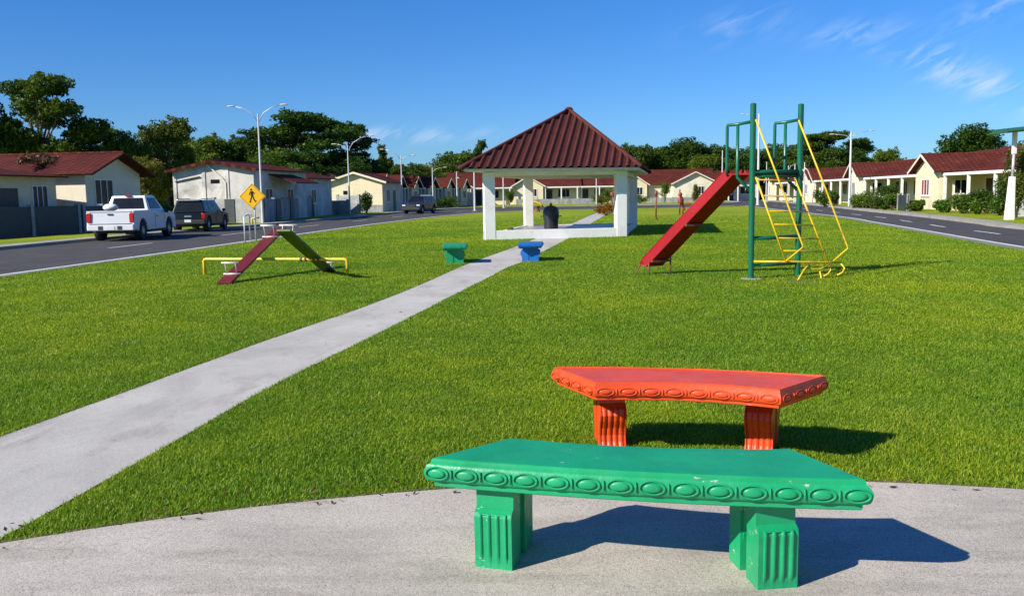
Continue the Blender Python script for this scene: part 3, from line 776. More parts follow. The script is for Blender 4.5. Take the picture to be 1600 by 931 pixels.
# ------------------------------------------------------------------ slide tower
M['tgreen'] = surf('tower_green_paint', (.006, .13, .065), .32, .15, 3, .12, dirt=(.012, .06, .035), dscale=3)
M['yel'] = surf('yellow_paint', (.80, .52, .015), .38, .12, 4, .12, dirt=(.30, .17, .03), dscale=4)
M['sred'] = surf('slide_red_paint', (.31, .003, .004), .42, .18, 2, .1, spec=.3, dirt=(.22, .012, .012), dscale=2)
M['rust'] = surf('rusty_steel', (.20, .085, .04), .8, .4, 6, .4, 30, .006)
def slide():
    Lp = G(1173, 437); Rp = G(1246, 432); b = Lp.copy(); b.z = 0
    t = thing('playground_slide', 'playground slide with red chute, tall green posts and yellow ladder', 'slide', b)
    lp = Vector((0, 0, 0)); rp = Rp-b; rp.z = 0
    def zat(x, y, p):  return A(x, y, (p+b).y).z
    d = Vector((-.86, .50, 0)).normalized()
    hL = zat(1177, 163, lp); hR = zat(1247, 164, rp)
    for p, h in ((lp, hL), (rp, hR)):
        m = MB().tube([p+Vector((0, 0, -.1)), p+Vector((0, 0, h))], .052, 18)
        m.sphere((p.x, p.y, h), (.053, .053, .02), 16, 6)
        o = m.build('post', M['tgreen'], t, 'auto')
    mf = MB(); mf.box(-.16, -.12, 0, .16, .12, .03); mf.build('footing', M['kerb'], t, bevel=.01)
    zp = zat(1212, 271, (lp+rp)/2); z2 = zat(1210, 371, (lp+rp)/2); z3 = zat(1210, 413, (lp+rp)/2)
    for z, r in ((zp+.03, .036), (zp-.05, .03), (z2, .036), (z3, .03)):
        MB().tube([lp+Vector((0, 0, z)), rp+Vector((0, 0, z))], r, 12).build('crossbar', M['tgreen'], t, True)
    # platform plate
    u = rp-lp; pl_ = MB(); a0, a1 = lp+d*.04, rp+d*.04
    pl_.hexa([(v.x, v.y, zp-.02) for v in (a0, a1, a1+d*.42, a0+d*.42)], [(v.x, v.y, zp+.01) for v in (a0, a1, a1+d*.42, a0+d*.42)])
    pl_.build('platform', M['sred'], t)
    # guard rails
    for p, yy0 in ((lp, 190), (rp, 187)):
        zt = zat(1177 if p is lp else 1247, yy0, p)
        f = p+d*.46; g = p+d*.27
        zt2 = zt-.02
        top = [p+Vector((0, 0, zt)), g+Vector((0, 0, zt-.035)), f+Vector((0, 0, zt-.045))]
        MB().tube([top[0], top[1], top[2], f+Vector((0, 0, zt-.085)), f+Vector((0, 0, zp+.12)), f+Vector((0, 0, zp-.02))], .028, 10).build('guard_rail', M['tgreen'], t, True)
        MB().tube([g+Vector((0, 0, zt-.035)), g+Vector((0, 0, zp+.02)), g+Vector((0, 0, zp-.06)), p+Vector((0, 0, zp-.34))], .028, 10).build('guard_rail', M['tgreen'], t, True)
    # chute
    mid = (lp+rp)/2; wv = (rp-lp).normalized(); hw = .25
    pz = Vector((0, 0, 1))
    Lc = G(1003, 423)-b; 
    top_c = lp+d*.36+Vector((0, 0, zp)); 
    # near-side lower end from the photo
    dep = (Lp+d*2.35).y
    low = A(1010, 416, dep)-b; print('chute low', low, 'top', top_c, 'zp', zp)
    near0, near1 = top_c+Vector((0, 0, -.02)), Vector((low.x, low.y, low.z))
    wvv = Vector((wv.x, wv.y, 0))*.37
    n0, n1 = near0, near1; f0, f1 = near0+wvv, near1+wvv
    sl = (n1-n0).normalized(); up = sl.cross(wvv).normalized(); up = up if up.z > 0 else -up
    H_ = .19
    ex = n1+Vector((sl.x, sl.y, 0)).normalized()*.13; exf = ex+wvv
    ch = MB(); tk = .012
    def panel(a, b_, c, d_, nrm):
        q = [Vector(v) for v in (a, b_, c, d_)]; ch.hexa([v-nrm*tk/2 for v in q], [v+nrm*tk/2 for v in q])
    panel(n0, n1, f1, f0, up)
    panel(n1, ex, exf, f1, pz)
    panel(n0, n1, n1+up*H_, n0+up*H_, wv); panel(f0, f1, f1+up*H_, f0+up*H_, wv)
    panel(n1, ex, ex+pz*.08, n1+up*H_, wv); panel(f1, exf, exf+pz*.08, f1+up*H_, wv)
    ch.build('chute', M['sred'], t)
    rl_ = MB()
    for a, c in ((n0, n1), (f0, f1)): rl_.tube([a+up*(H_+.008), c+up*(H_+.008)], .012, 8)
    rl_.build('chute_lip', M['sred'], t, True)
    for mm in (n0.lerp(n1, .52), n0.lerp(n1, .93)):
        MB().bar(mm-up*.03-wv*.02, mm-up*.03+wvv+wv*.04, .03, .04).build('chute_brace', M['rust'], t)
    for p in (n0.lerp(n1, .97), f0.lerp(f1, .9)):
        MB().tube([p, Vector((p.x, p.y, 0))], .014, 8).build('chute_foot', M['rust'], t, True)
    MB().tube([ex+pz*.02, Vector((ex.x-.10, ex.y-.02, 0.01))], .014, 8).build('chute_foot', M['rust'], t, True)
    # ladder
    e = -d
    s_l = .56
    def at(x, y, p): return A(x, y, (p+b).y)-b
    A0 = at(1181, 277, lp-Vector((0, .05, 0))); A1 = at(1228, 409, lp+e*s_l); B0 = at(1242, 279, rp-Vector((0, .05, 0))); B1 = at(1294, 410, rp+e*s_l)
    for a, c in ((A0, A1), (B0, B1)): MB().tube([a, c], .017, 10).build('ladder_rail', M['yel'], t, True)
    for k in range(6):
        f = (.03, .22, .40, .56, .72, .87)[k]
        MB().tube([A0.lerp(A1, f), B0.lerp(B1, f)], .013, 8).build('rung', M['yel'], t, True)
    for (tx, ty, p0, mx, my, bx, by, q) in ((1181, 187, lp, 1255, 386, 1228, 408, A1), (1248, 188, rp, 1325, 388, 1302, 408, B1)):
        k1 = at(mx, my, p0+e*.78)
        MB().tube([at(tx, ty, p0-Vector((0, .06, 0))), at(tx+(mx-tx)*.5, ty+(my-ty)*.5-2, p0+e*.36), at(mx-2, my-6, p0+e*.77), k1, at(bx, by, p0+e*.60)], .016, 10).build('handrail', M['yel'], t, True)
    bz = A1.z
    MB().tube([lp+e*.05+Vector((0, 0, bz-.005)), A1, B1+Vector((0, 0, 0)), B1+(B1-A1).normalized()*.30], .018, 10).build('base_bar', M['yel'], t, True)
    # bent feet
    def foot(pts): MB().tube([at(x, y, lp+e*s_ + wv*ww) for (x, y, s_, ww) in pts], .015, 8).build('ladder_foot', M['yel'], t, True)
    foot([(1264, 413, .6, .35), (1256, 422, .62, .2), (1251, 431, .63, .1), (1245, 441, .63, 0)])
    foot([(1264, 415, .6, .4), (1268, 420, .6, .4), (1282, 420, .62, .5), (1296, 413, .6, .6)])
    foot([(1296, 415, .6, .7), (1298, 422, .6, .65), (1294, 428, .6, .55), (1284, 433, .6, .5)])
    foot([(1314, 412, .6, .9), (1320, 419, .62, .9), (1316, 426, .62, .8), (1308, 430, .62, .8)])
    foot([(1281, 424, .62, .5), (1283, 433, .62, .4), (1283, 441, .62, .3)])
    return t
slide()

# ------------------------------------------------------------------ seesaws
M['wine'] = surf('seesaw_red_paint', (.155, .013, .007), .5, .2, 3, .15, dirt=(.12, .02, .02), dscale=3)
M['sgreen'] = surf('seesaw_green_paint', (.02, .09, .02), .45, .2, 3, .15)
M['wmetal'] = surf('white_pipe', (.72, .70, .66), .5, .15, 5, .1, dirt=(.35, .2, .12), dscale=6)
def seesaw():
    a = G(320, 431); c = G(543, 432); mid = (a+c)/2
    t = thing('seesaw', 'pair of seesaw planks, one wine red and one dark green, on low yellow pipe frame', 'seesaw', mid)
    a -= mid; c -= mid; zb = A(430, 405, mid.y).z
    A0 = Vector((a.x, a.y, 0)); C0 = Vector((c.x, c.y, 0)); hz = Vector((0, 0, zb))
    fr = [A0-Vector((0, 0, .1)), A0+hz*.9, A0+hz*.98+(C0-A0)*.006, A0+hz+(C0-A0)*.02, C0+hz-(C0-A0)*.02, C0+hz*.98-(C0-A0)*.006, C0+hz*.9, C0-Vector((0, 0, .1))]
    MB().tube(fr, .032, 14).build('frame', M['yel'], t, True)
    def plank(px0, py0, Y0, px1, py1, Y1, wd, mat, seats):
        p0, p1 = A(px0, py0, Y0)-mid, A(px1, py1, Y1)-mid
        m = MB().bar(p0, p1, wd, .045); o = m.build('plank', mat, t, bevel=.006)
        d = (p1-p0).normalized(); s = d.cross(Vector((0, 0, 1))).normalized(); up = s.cross(d)
        for (f, dr) in seats:
            q = p0.lerp(p1, f)+up*.03
            h = MB().tube([q-s*.17, q+s*.17], .016, 8)
            h.tube([q-s*.10, q-s*.10+up*.24*dr, q+s*.10+up*.24*dr, q+s*.10], .014, 8)
            h.tube([q-s*.17+up*.25*dr, q+s*.17+up*.25*dr], .017, 8)
            h.build('handle', M['wmetal'], t, True)
        return p0, p1
    A_, B_ = plank(350, 443, 16.55, 438, 357, 19.5, .27, M['wine'], [(.13, .9), (.80, 1)])
    C_, D_ = plank(516, 425, 19.0, 443, 360, 16.5, .27, M['sgreen'], [(.1, .4), (.93, .55)])
    # pivot clamps
    for (x, y) in ((392, 405), (477, 405), (497, 405)):
        u = (C0-A0).normalized(); q = A0+hz+(C0-A0)*((x-320)/223)
        cl = MB()
        for k in (-1, 1): cl.tube([q+u*(.05*k)-u*.02, q+u*(.05*k)+u*.02], .045, 12)
        cl.build('pivot_clamp', M['rust'], t, True)
    for (x, y) in ((438, 356), (353, 441)): pass
    return t
seesaw()

# ------------------------------------------------------------------ houses
def window(parent, o, u, n, w_, h_, mull=1, frame='white', pane='glass', depth=.05):
    """framed window on a wall: o lower corner, u along wall, n outward normal"""
    o, u, n = Vector(o), Vector(u), Vector(n); z = Vector((0, 0, 1)); f = .06
    def slab(mb, a, b, c, d, t0, t1):
        q = [o+u*x+z*y for x, y in ((a, b), (c, b), (c, d), (a, d))]
        mb.hexa([p+n*t0 for p in q], [p+n*t1 for p in q])
    fr = MB()
    slab(fr, 0, 0, w_, f, -.01, depth); slab(fr, 0, h_-f, w_, h_, -.01, depth)
    slab(fr, 0, f, f, h_-f, -.01, depth); slab(fr, w_-f, f, w_, h_-f, -.01, depth)
    for k in range(mull):
        x = w_*(k+1)/(mull+1); slab(fr, x-.025, f, x+.025, h_-f, -.01, depth*.8)
    slab(fr, -.06, -.06, w_+.06, 0, -.01, depth+.05)
    fo = fr.build('window', M[frame], parent)
    g = MB(); slab(g, f, f, w_-f, h_-f, .0, .012); g.build('pane', M[pane], fo)
    return fo
def door(parent, o, u, n, w_, h_, mat='doordark'):
    o, u, n = Vector(o), Vector(u), Vector(n); z = Vector((0, 0, 1))
    m = MB(); q = [o+u*x+z*y for x, y in ((0, 0), (w_, 0), (w_, h_), (0, h_))]
    m.hexa([p-n*.01 for p in q], [p+n*.03 for p in q]); d = m.build('door', M[mat], parent)
    k = o+u*(w_*.85)+z*1.0+n*.05; MB().sphere(tuple(k), .035, 8, 5).build('handle', M['gal'], d)
def slope(mb, p0, p1, q1, q0, th=.07):
    a = [Vector(v) for v in (p0, p1, q1, q0)]; nn = (a[1]-a[0]).cross(a[3]-a[0]).normalized()
    if nn.z < 0: nn = -nn
    mb.hexa([v for v in a], [v+nn*th for v in a])
def row_house(label, loc, rz, W=10., bw=3.8, bd=3.0, md=6.0, eave=2.65, ridge=4.05, bridge=3.75, wall='cream', porch=True, group=None, bx=0.0, windows=True, bay_win=(1.2, 1.5, 1.0, 1.15), name='row_house', roof='roof', side_win=False, ncol=3, bay_mat='glass'):
    t = thing(name, label, 'house', loc, rz, group)
    wm = MB(); wm.box(0, bd, -.1, W, bd+md, eave)
    ym = bd+md/2
    wm.prism([(bd, eave-.001), (bd+md, eave-.001), (ym, ridge-.06)], 'x', .005, W-.005)
    wm.build('wall', M[wall], t)
    bm = MB(); bm.box(bx, 0, -.1, bx+bw, bd+.3, eave-.002)
    xm = bx+bw/2
    bm.prism([(bx, eave-.003), (bx+bw, eave-.003), (xm, bridge-.06)], 'y', .006, bd+.8)
    bm.build('front_bay', M[wall], t)
    oh = .45; rf = MB()
    kz = (ridge-eave)/(md/2)
    slope(rf, (-.25, bd-oh, eave-kz*oh), (W+.25, bd-oh, eave-kz*oh), (W+.25, ym, ridge), (-.25, ym, ridge))
    slope(rf, (-.25, bd+md+oh, eave-kz*oh), (W+.25, bd+md+oh, eave-kz*oh), (W+.25, ym, ridge), (-.25, ym, ridge))
    rf.tube([(-.27, ym, ridge+.05), (W+.27, ym, ridge+.05)], .09, 8)
    rf.build('roof', M[roof], t)
    rb = MB(); kb = (bridge-eave)/(bw/2)
    yb = bd+(bridge-eave)/kz+.1
    slope(rb, (bx-.35, -oh, eave-kb*.35), (bx-.35, bd+.3, eave-kb*.35), (xm, yb, bridge), (xm, -oh, bridge))
    slope(rb, (bx+bw+.35, -oh, eave-kb*.35), (bx+bw+.35, bd+.3, eave-kb*.35), (xm, yb, bridge), (xm, -oh, bridge))
    rb.tube([(xm, -oh-.02, bridge+.05), (xm, yb, bridge+.05)], .08, 8)
    rb.build('bay_roof', M[roof], t)
    bb = MB()   # pale barge boards
    bb.bar((bx-.37, -oh-.02, eave-kb*.37+.0), (xm, -oh-.02, bridge), .03, .15); bb.bar((bx+bw+.37, -oh-.02, eave-kb*.37), (xm, -oh-.022, bridge), .03, .15)
    bb.build('barge_board', M['pale'], t)
    if windows:
        x0, w_, z0, h_ = bay_win
        window(t, (bx+x0, 0, z0), (1, 0, 0), (0, -1, 0), w_, h_, 2, pane=bay_mat)
    fx = bx+bw if bx < W/2 else 0; fw_ = W-bw if bx < W/2 else bx
    if windows:
        door(t, (fx+.5, bd, 0), (1, 0, 0), (0, -1, 0), .9, 2.1)
        window(t, (fx+2.2, bd, .95), (1, 0, 0), (0, -1, 0), min(1.8, fw_-3), 1.2, 2)
        if fw_ > 12:
            door(t, (fx+8.3, bd, 0), (1, 0, 0), (0, -1, 0), .9, 2.1)
            window(t, (fx+5.6, bd, .95), (1, 0, 0), (0, -1, 0), 1.6, 1.2, 2); window(t, (fx+10.4, bd, .95), (1, 0, 0), (0, -1, 0), 1.6, 1.2, 2)
    if porch:
        pm = MB(); pm.box(fx+.02, .35, 2.42, fx+fw_-.1, bd-.02, 2.50); pm.build('porch_roof', M['roof'], t)
        bmz = MB(); bmz.box(fx, .20, 2.34, fx+fw_-.12, .34, 2.52); bmz.build('porch_beam', M['white'], t)
        for k in range(ncol):
            x = fx+.25+(fw_-.8)*k/(ncol-1); c = MB(); c.box(x, .22, -.1, x+.16, .38, 2.34); c.build('porch_column', M['white'], t)
    if side_win:
        window(t, (bx+bw, 1.0, 1.1), (0, 1, 0), (1, 0, 0), .9, 1.0, 1)
    return t
def dirrow(a, b):     # heading of a row
    return math.atan2(b[1]-a[1], b[0]-a[0])

# --- right row: local x runs towards the camera, local y into the house (away from the road)
RQ = [(36.2, 129), (33.3, 104.5), (31.1, 84.5), (28.5, 64.8), (26.9, 45.0), (25.7, 28)]
rl_lab = ['nearest cream row house on the right with a long shaded porch', 'cream row house with tall gable and long porch at the right',
          'cream row house behind the tall right-hand lamp post', 'pale row house seen between the ladder and the right lamp post', 'farthest row house on the right seen through the ladder of the slide']
for k in range(5):
    b = RQ[-2-k]; a = RQ[-1-k]
    rz = math.atan2(a[1]-b[1], a[0]-b[0]); ln = math.hypot(a[0]-b[0], a[1]-b[1])
    row_house(rl_lab[k], (b[0]+.6, b[1], 0), rz, W=ln-.1, bw=4.2, bd=2.9, md=6.4, eave=2.75, ridge=(4.35, 4.2, 4.15, 4.1, 4.1)[k], bridge=3.8, wall='pale' if k in (2, 3) else 'cream', group='row houses along the right road', side_win=True, ncol=5, bay_mat='pane_red' if k == 1 else 'glass')
# far garage-like house closing the right road
gt = thing('carport_house', 'far grey house with white framed carport opening behind the slide platform', 'house', (27.6, 134, 0), R(-4))
MB().box(0, 0, -.1, 9, 7, 3.0).build('wall', M['greywall'], gt)
m = MB(); slope(m, (-.4, -.5, 2.9), (9.4, -.5, 2.9), (9.4, 3.5, 4.5), (-.4, 3.5, 4.5)); slope(m, (-.4, 7.5, 2.9), (9.4, 7.5, 2.9), (9.4, 3.5, 4.5), (-.4, 3.5, 4.5)); m.build('roof', M['roof'], gt)
MB().box(.6, -.05, 0, 5.4, .05, 2.3).build('garage_door', M['gate'], gt)
m = MB(); m.box(.2, -.3, 2.35, 5.8, -.06, 2.65); m.box(.2, -.3, 0, .55, -.06, 2.35); m.box(5.45, -.3, 0, 5.8, -.06, 2.35); m.build('carport_frame', M['white'], gt)
window(gt, (6.4, 0, 1), (1, 0, 0), (0, -1, 0), 1.6, 1.2, 1)

# --- back row, facing the camera
brow = [(-9.5, 131.5, 3.8, 0, 'cream', 'far cream row house with white porch left of the pavilion'), (.4, 132.5, 4.4, 0, 'cream', 'cream gabled row house framed by the pavilion left columns'),
        (10.2, 132.8, 3.9, 6.0, 'cream', 'cream row house with wide sliding windows framed by the pavilion'), (20.4, 131.4, 6.4, 3.3, 'pale', 'cream row house with broad low gable between the pavilion and the slide')]
for (x, y, bw, bx, wl, lb) in brow:
    X = x; 
    wide = bw > 6
    row_house(lb, (x, y, 0), R(-1.5), W=9.9, bw=bw, bd=1.8 if not wide else 2.4, md=7.5, eave=2.75, ridge=4.75, bridge=4.05 if not wide else 4.3, wall=wl, group='row houses behind the park', bx=bx, bay_win=(bw*.5, 1.3, 1.1, 1.15))

# --- left row beyond the cream gable house: local x away from the camera
LQ = [(-12.6, 90.5), (-11.9, 97.5), (-10.9, 104.3), (-9.6, 111.0), (-8.0, 117.6), (-6.3, 124.2), (-4.6, 130.6)]
ll = ['first cream row house beyond the big cream gable house', 'cream row house right behind the dark blue car', 'cream row house left of the thin far lamp post', 'cream row house with clipped hedge in the far left row', 'far cream row house near the left of the pavilion roof', 'farthest cream row house of the left row']
for k in range(6):
    a, b = LQ[k], LQ[k+1]; rz = math.atan2(b[1]-a[1], b[0]-a[0]); ln = math.hypot(b[0]-a[0], b[1]-a[1])
    row_house(ll[k], (a[0]-.5, a[1], 0), rz, W=ln-.05, bw=3.0, bd=2.3, md=5.5, eave=2.65, ridge=4.0, bridge=3.7, wall='cream', group='row houses along the left road', bay_win=(.8, 1.3, 1.0, 1.1))

# --- big cream gable house (left, middle distance)
def gable_house(name, label, corner, rz, D, Wd, eave, ridge, wall, group=None, oh=.5, bmat='pale'):
    """camera-facing gable wall; local x = away along the road, local y = away from the road; ridge along x"""
    t = thing(name, label, 'house', corner, rz, group)
    m = MB(); m.box(0, 0, -.1, D, Wd, eave); m.prism([(0, eave-.001), (Wd, eave-.001), (Wd/2, ridge-.05)], 'x', .004, D-.004); m.build('wall', M[wall], t)
    k = (ridge-eave)/(Wd/2); r = MB()
    slope(r, (-.4, -oh, eave-k*oh), (D+.3, -oh, eave-k*oh), (D+.3, Wd/2, ridge), (-.4, Wd/2, ridge)); slope(r, (-.4, Wd+oh, eave-k*oh), (D+.3, Wd+oh, eave-k*oh), (D+.3, Wd/2, ridge), (-.4, Wd/2, ridge))
    r.tube([(-.4, Wd/2, ridge+.05), (D+.3, Wd/2, ridge+.05)], .08, 8)
    r.build('roof', M['roof'], t)
    b = MB(); b.bar((-.43, -oh, eave-k*oh), (-.43, Wd/2, ridge), .04, .17); b.bar((-.43, Wd+oh, eave-k*oh), (-.432, Wd/2, ridge), .04, .17); b.build('barge_board', M[bmat], t)
    return t
c3 = G(598, 331.5); c3 = Vector((-148/1000*0+A(598, 320, 84).x, 84, 0))
t3 = gable_house('gable_house', 'big cream gable-ended house with grey base behind the second lamp post', c3, R(83), 7.0, 5.2, 2.95, 3.75, 'cream')
m = MB(); m.box(-.035, .0, -.1, -.002, 5.2, .75); m.build('wall_base', M['block'], t3)
MB().box(-.03, 3.35, 1.75, .0, 3.75, 2.1).build('vent', M['glass'], t3)
window(t3, (1.3, 0, 1.0), (1, 0, 0), (0, -1, 0), 1.3, 1.2, 1); door(t3, (4, 0, 0), (1, 0, 0), (0, -1, 0), .9, 2.1)

# --- raw grey rendered house
cg = Vector((A(399, 300, 58).x, 58, 0))
tg = gable_house('grey_house', 'raw grey rendered house with patched walls and dark red roof behind the crossing sign', cg, R(82), 9.0, 5.6, 3.4, 3.95, 'greywall', oh=.3, bmat='roof')
m = MB()
for y in (0.05, 1.75, 3.35, 5.35): 
    m = MB(); m.box(-.05, y, 0, -.002, y+.22, 3.3 if y in (.05, 5.35) else 3.6); m.build('pilaster', M['greywall'], tg)
MB().box(-.02, 3.9-1.5, 2.55, .0, 3.9-.9, 2.8).build('vent', M['glass'], tg)
MB().tube([(-.07, 3.2, 3.78), (-.07, 2.2, 2.9), (-.07, 1.95, 2.6), (-.07, 1.95, .3)], .05, 6).build('drain_pipe', M['pale'], tg)
MB().tube([(-.07, 5.4, 2.7), (-.07, 3.7, 3.0)], .045, 6).build('cable', M['doordark'], tg)
window(tg, (1.5, 0, 1.1), (1, 0, 0), (0, -1, 0), 1.2, 1.1, 1); window(tg, (5.2, 0, 1.1), (1, 0, 0), (0, -1, 0), 1.2, 1.1, 1)
m = MB(); slope(m, (2.2, -1.9, 2.5), (6.5, -1.9, 2.5), (6.5, 0, 3.1), (2.2, 0, 3.1)); m.build('porch_roof', M['roof'], tg)
c2 = Vector((A(477, 300, 69).x, 69, 0))
tg2 = gable_house('grey_house', 'small off-white rendered annex house between the grey house and the cream gable house', c2, R(82), 6, 4.6, 3.1, 3.7, 'greywall', bmat='roof')
window(tg2, (1.2, 0, 1.1), (1, 0, 0), (0, -1, 0), 1.0, 1.1, 1)

# --- near left house: block B (gable to the road) and the lower front wing
rzB = R(82.3)
cB = Vector((A(134, 300, 46.5).x, 46.5, 0))
tb = thing('corner_house', 'cream house with dark red tiled roof behind the white pickup', 'house', cB, rzB)   # local x away, y away from road
m = MB(); m.box(0, 0, -.1, 5.2, 13, 3.05); m.prism([(0, 3.049), (5.2, 3.049), (2.6, 4.0)], 'y', .004, 12.9); m.build('wall', M['pale'], tb)
k = .95/2.6; r = MB()
slope(r, (-.5, -.7, 3.05-k*.5), (-.5, 13, 3.05-k*.5), (2.6, 13, 4.05), (2.6, -.7, 4.05)); slope(r, (5.7, -.7, 3.05-k*.5), (5.7, 13, 3.05-k*.5), (2.6, 13, 4.05), (2.6, -.7, 4.05))
r.tube([(2.6, -.7, 4.12), (2.6, 13, 4.12)], .09, 8)
r.build('roof', M['roof'], tb)
b = MB(); b.bar((-.5, -.72, 3.08-k*.5), (2.6, -.72, 4.08), .04, .10); b.bar((5.7, -.72, 3.08-k*.5), (2.6, -.722, 4.08), .04, .10); b.build('barge_board', M['roof'], tb)
window(tb, (.75, 0, 1.35), (1, 0, 0), (0, -1, 0), 1.7, 1.35, 2)
# lower wing with lean-to roof (towards the camera)
m = MB(); m.box(-9, .45, -.1, -1.75, 9, 2.75); m.build('front_wing', M['cream'], tb)
r = MB(); slope(r, (-9.5, -.15, 2.72), (-1.6, -.15, 2.72), (-1.6, 5, 3.35), (-9.5, 5, 3.35)); r.build('wing_roof', M['roof'], tb)
r = MB(); slope(r, (-9.5, 5.0, 3.30), (-1.6, 5.0, 3.30), (-1.6, 8, 4.35), (-9.5, 8, 4.35)); slope(r, (-9.5, 11, 3.3), (-1.6, 11, 3.30), (-1.6, 8, 4.35), (-9.5, 8, 4.35)); r.build('upper_roof', M['roof'], tb)
m = MB(); m.box(-9, 5.6, 2.75, -1.9, 9, 3.55); m.build('upper_wall', M['cream'], tb)
window(tb, (-3.6, .45, 1.15), (1, 0, 0), (0, -1, 0), 1.15, 1.2, 2)
MB().box(-7.0, .42, 0, -4.6, .45, 2.2).build('porch_shade_panel', M['doordark'], tb)  # dark slab on the solid wing wall, its colour standing for porch shade

# garden walls and gates
def gwall(label, a, b, h, mat='block', th=.16, name='garden_wall', group='grey block garden walls', caps=0, gates=()):
    a, b = Vector(a), Vector(b); t = thing(name, label, 'wall', (a.x, a.y, 0), math.atan2(b.y-a.y, b.x-a.x), group); ln = (b-a).length
    m = MB(); m.box(0, 0, -.1, ln, th, h); m.build('panel', M[mat], t)
    n = max(2, round(ln/3)+1)
    for k in range(n):
        x = (ln-.2)*k/(n-1); p = MB(); p.box(x, -.03, -.1, x+.2, th+.03, h+.10); p.build('pier', M['block'], t)
    for (g0, g1) in gates:
        q = MB(); q.box(g0, -.05, 0, g1, -.031, h-.02); q.build('gate', M['gate'], t)
    return t
def offs(o, rz, x, y): return (o[0]+x*math.cos(rz)-y*math.sin(rz), o[1]+x*math.sin(rz)+y*math.cos(rz))
gwall('dark slatted garden fence in front of the corner house behind the pickup', offs(cB, rzB, -9, -.8), offs(cB, rzB, -1.8, -.8), 1.35, 'gate')
gwall('dark slatted garden fence panel below the sunlit white wall of the corner house', offs(cB, rzB, -1.6, -.8), offs(cB, rzB, .3, -.8), 1.3, 'gate')
gwall('grey block yard wall with dark gate left of the crossing sign', A(332, 330, 56)[:2], A(412, 330, 54.5)[:2], 1.55, gates=[(1.0, 1.75)])
gwall('long grey yard wall with gates running beside the first lamp post', A(413, 330, 54.6)[:2], A(470, 330, 66)[:2], 1.5, gates=[(3.2, 4.6), (7.6, 8.8)])
gwall('lighter grey yard wall in front of the off-white annex house', A(478, 330, 67)[:2], A(503, 330, 75)[:2], 1.55, gates=[(3, 4.2)])
gwall('weathered grey yard wall with arches left of the second lamp post', A(503, 330, 76)[:2], A(545, 330, 75)[:2], 1.25)
gwall('taller weathered grey yard wall behind the second lamp post', A(526, 330, 79)[:2], A(562, 330, 78)[:2], 1.65)
for k, (x0, x1, Y) in enumerate([(1330, 1368, 70), (1402, 1418, 60)]):
    gwall(['dark slatted fence panel between hedges on the right row', 'short grey slatted fence panel by the tall gable house on the right'][k], A(x0, 320, Y)[:2], A(x1, 320, Y-3)[:2], 1.1, 'gate', .06, group='grey slatted fences on the right')
gwall('grey wire-and-block fence at the far right behind the green-roofed pole', A(1578, 330, 44.5)[:2], A(1640, 330, 43)[:2], 1.15, 'block', .1, group='grey slatted fences on the right')
gwall('low grey wall along the verge in front of the back row', (0.8, 128.4), (12.9, 128.8), .75, 'block', .2)
gwall('low green-grey wall along the verge below the far gable house', (14.2, 128.6), (29, 128), .7, 'block', .2)

# ------------------------------------------------------------------ trees and shrubs
def tree_mesh(kind, seed, mat, nleaf=15000, leaf=.29):
    """unit tree: 10 m tall, crown about 9 m wide; returns (crown object data, trunk data)"""
    rg = np.random.default_rng(seed); rd = random.Random(seed)
    cl = []; tips = []
    if kind == 'broad':
        n = 26
        for i in range(n):
            a = rd.random()*2*math.pi; h = rd.random(); rr = (1-.55*max(0, h-.25))*rd.uniform(.35, 1)*3.6
            c = (rr*math.cos(a), rr*math.sin(a), 3.6+h*5.2); r_ = rd.uniform(1.0, 1.75)
            cl.append((*c, r_, r_, r_*.72)); tips.append(c)
    elif kind == 'layered':
        n = 24
        for i in range(n):
            a = rd.random()*2*math.pi; h = rd.random()**.8; rr = rd.uniform(.25, 1)*(4.4-1.2*h)
            c = (rr*math.cos(a), rr*math.sin(a), 3.8+h*5.4); r_ = rd.uniform(1.0, 1.9)
            cl.append((*c, r_, r_, r_*.34)); tips.append(c)
    elif kind == 'tall':
        n = 22
        for i in range(n):
            a = rd.random()*2*math.pi; h = rd.random(); rr = rd.uniform(.2, 1)*(2.4-1.3*h)
            c = (rr*math.cos(a), rr*math.sin(a), 2.6+h*6.6); r_ = rd.uniform(.75, 1.3)
            cl.append((*c, r_, r_, r_*.7)); tips.append(c)
    tot = sum(c[3]*c[3] for c in cl)
    cl2 = [(*c, max(40, int(nleaf*c[3]*c[3]/tot))) for c in cl]
    # stray sprigs for an uneven outline
    for c in cl:
        for j in range(3):
            a = rd.random()*2*math.pi; el = rd.uniform(-.2, 1.2)
            cl2.append((c[0]+c[3]*1.05*math.cos(a)*math.cos(el), c[1]+c[3]*1.05*math.sin(a)*math.cos(el), c[2]+c[5]*1.15*math.sin(el), .38, .38, .28, 34))
    V, rn = leafcloud(cl2, leaf, rg, .55, .4, .35)
    o = quads('crown', V, mat, None, rn); me = o.data; bpy.data.objects.remove(o)
    mb = MB(); hb = 3.0 if kind != 'tall' else 2.4
    trunk = [(0, 0, -.2), (.08, .03, hb*.4), (-.05, .08, hb*.8), (.05, 0, hb+1.4), (.1, .1, hb+3.2)]
    mb.tube(trunk, [.34, .27, .24, .17, .07], 8)
    for c in tips:
        s0 = Vector((0, 0, min(hb+rd.uniform(-.6, 2.0), c[2]-.5))); e = Vector(c); m = s0.lerp(e, .55)+Vector((rd.uniform(-.3, .3), rd.uniform(-.3, .3), -.25))
        mb.tube([s0, m, e], [.12, .075, .03], 5)
    o = mb.build('trunk', M['bark'], None, True); mt = o.data; bpy.data.objects.remove(o)
    return me, mt
TP = {}
def tproto(kind, seed, mat, **k):
    key = (kind, seed, mat)
    if key not in TP: TP[key] = tree_mesh(kind, seed, M[mat], **k)
    return TP[key]
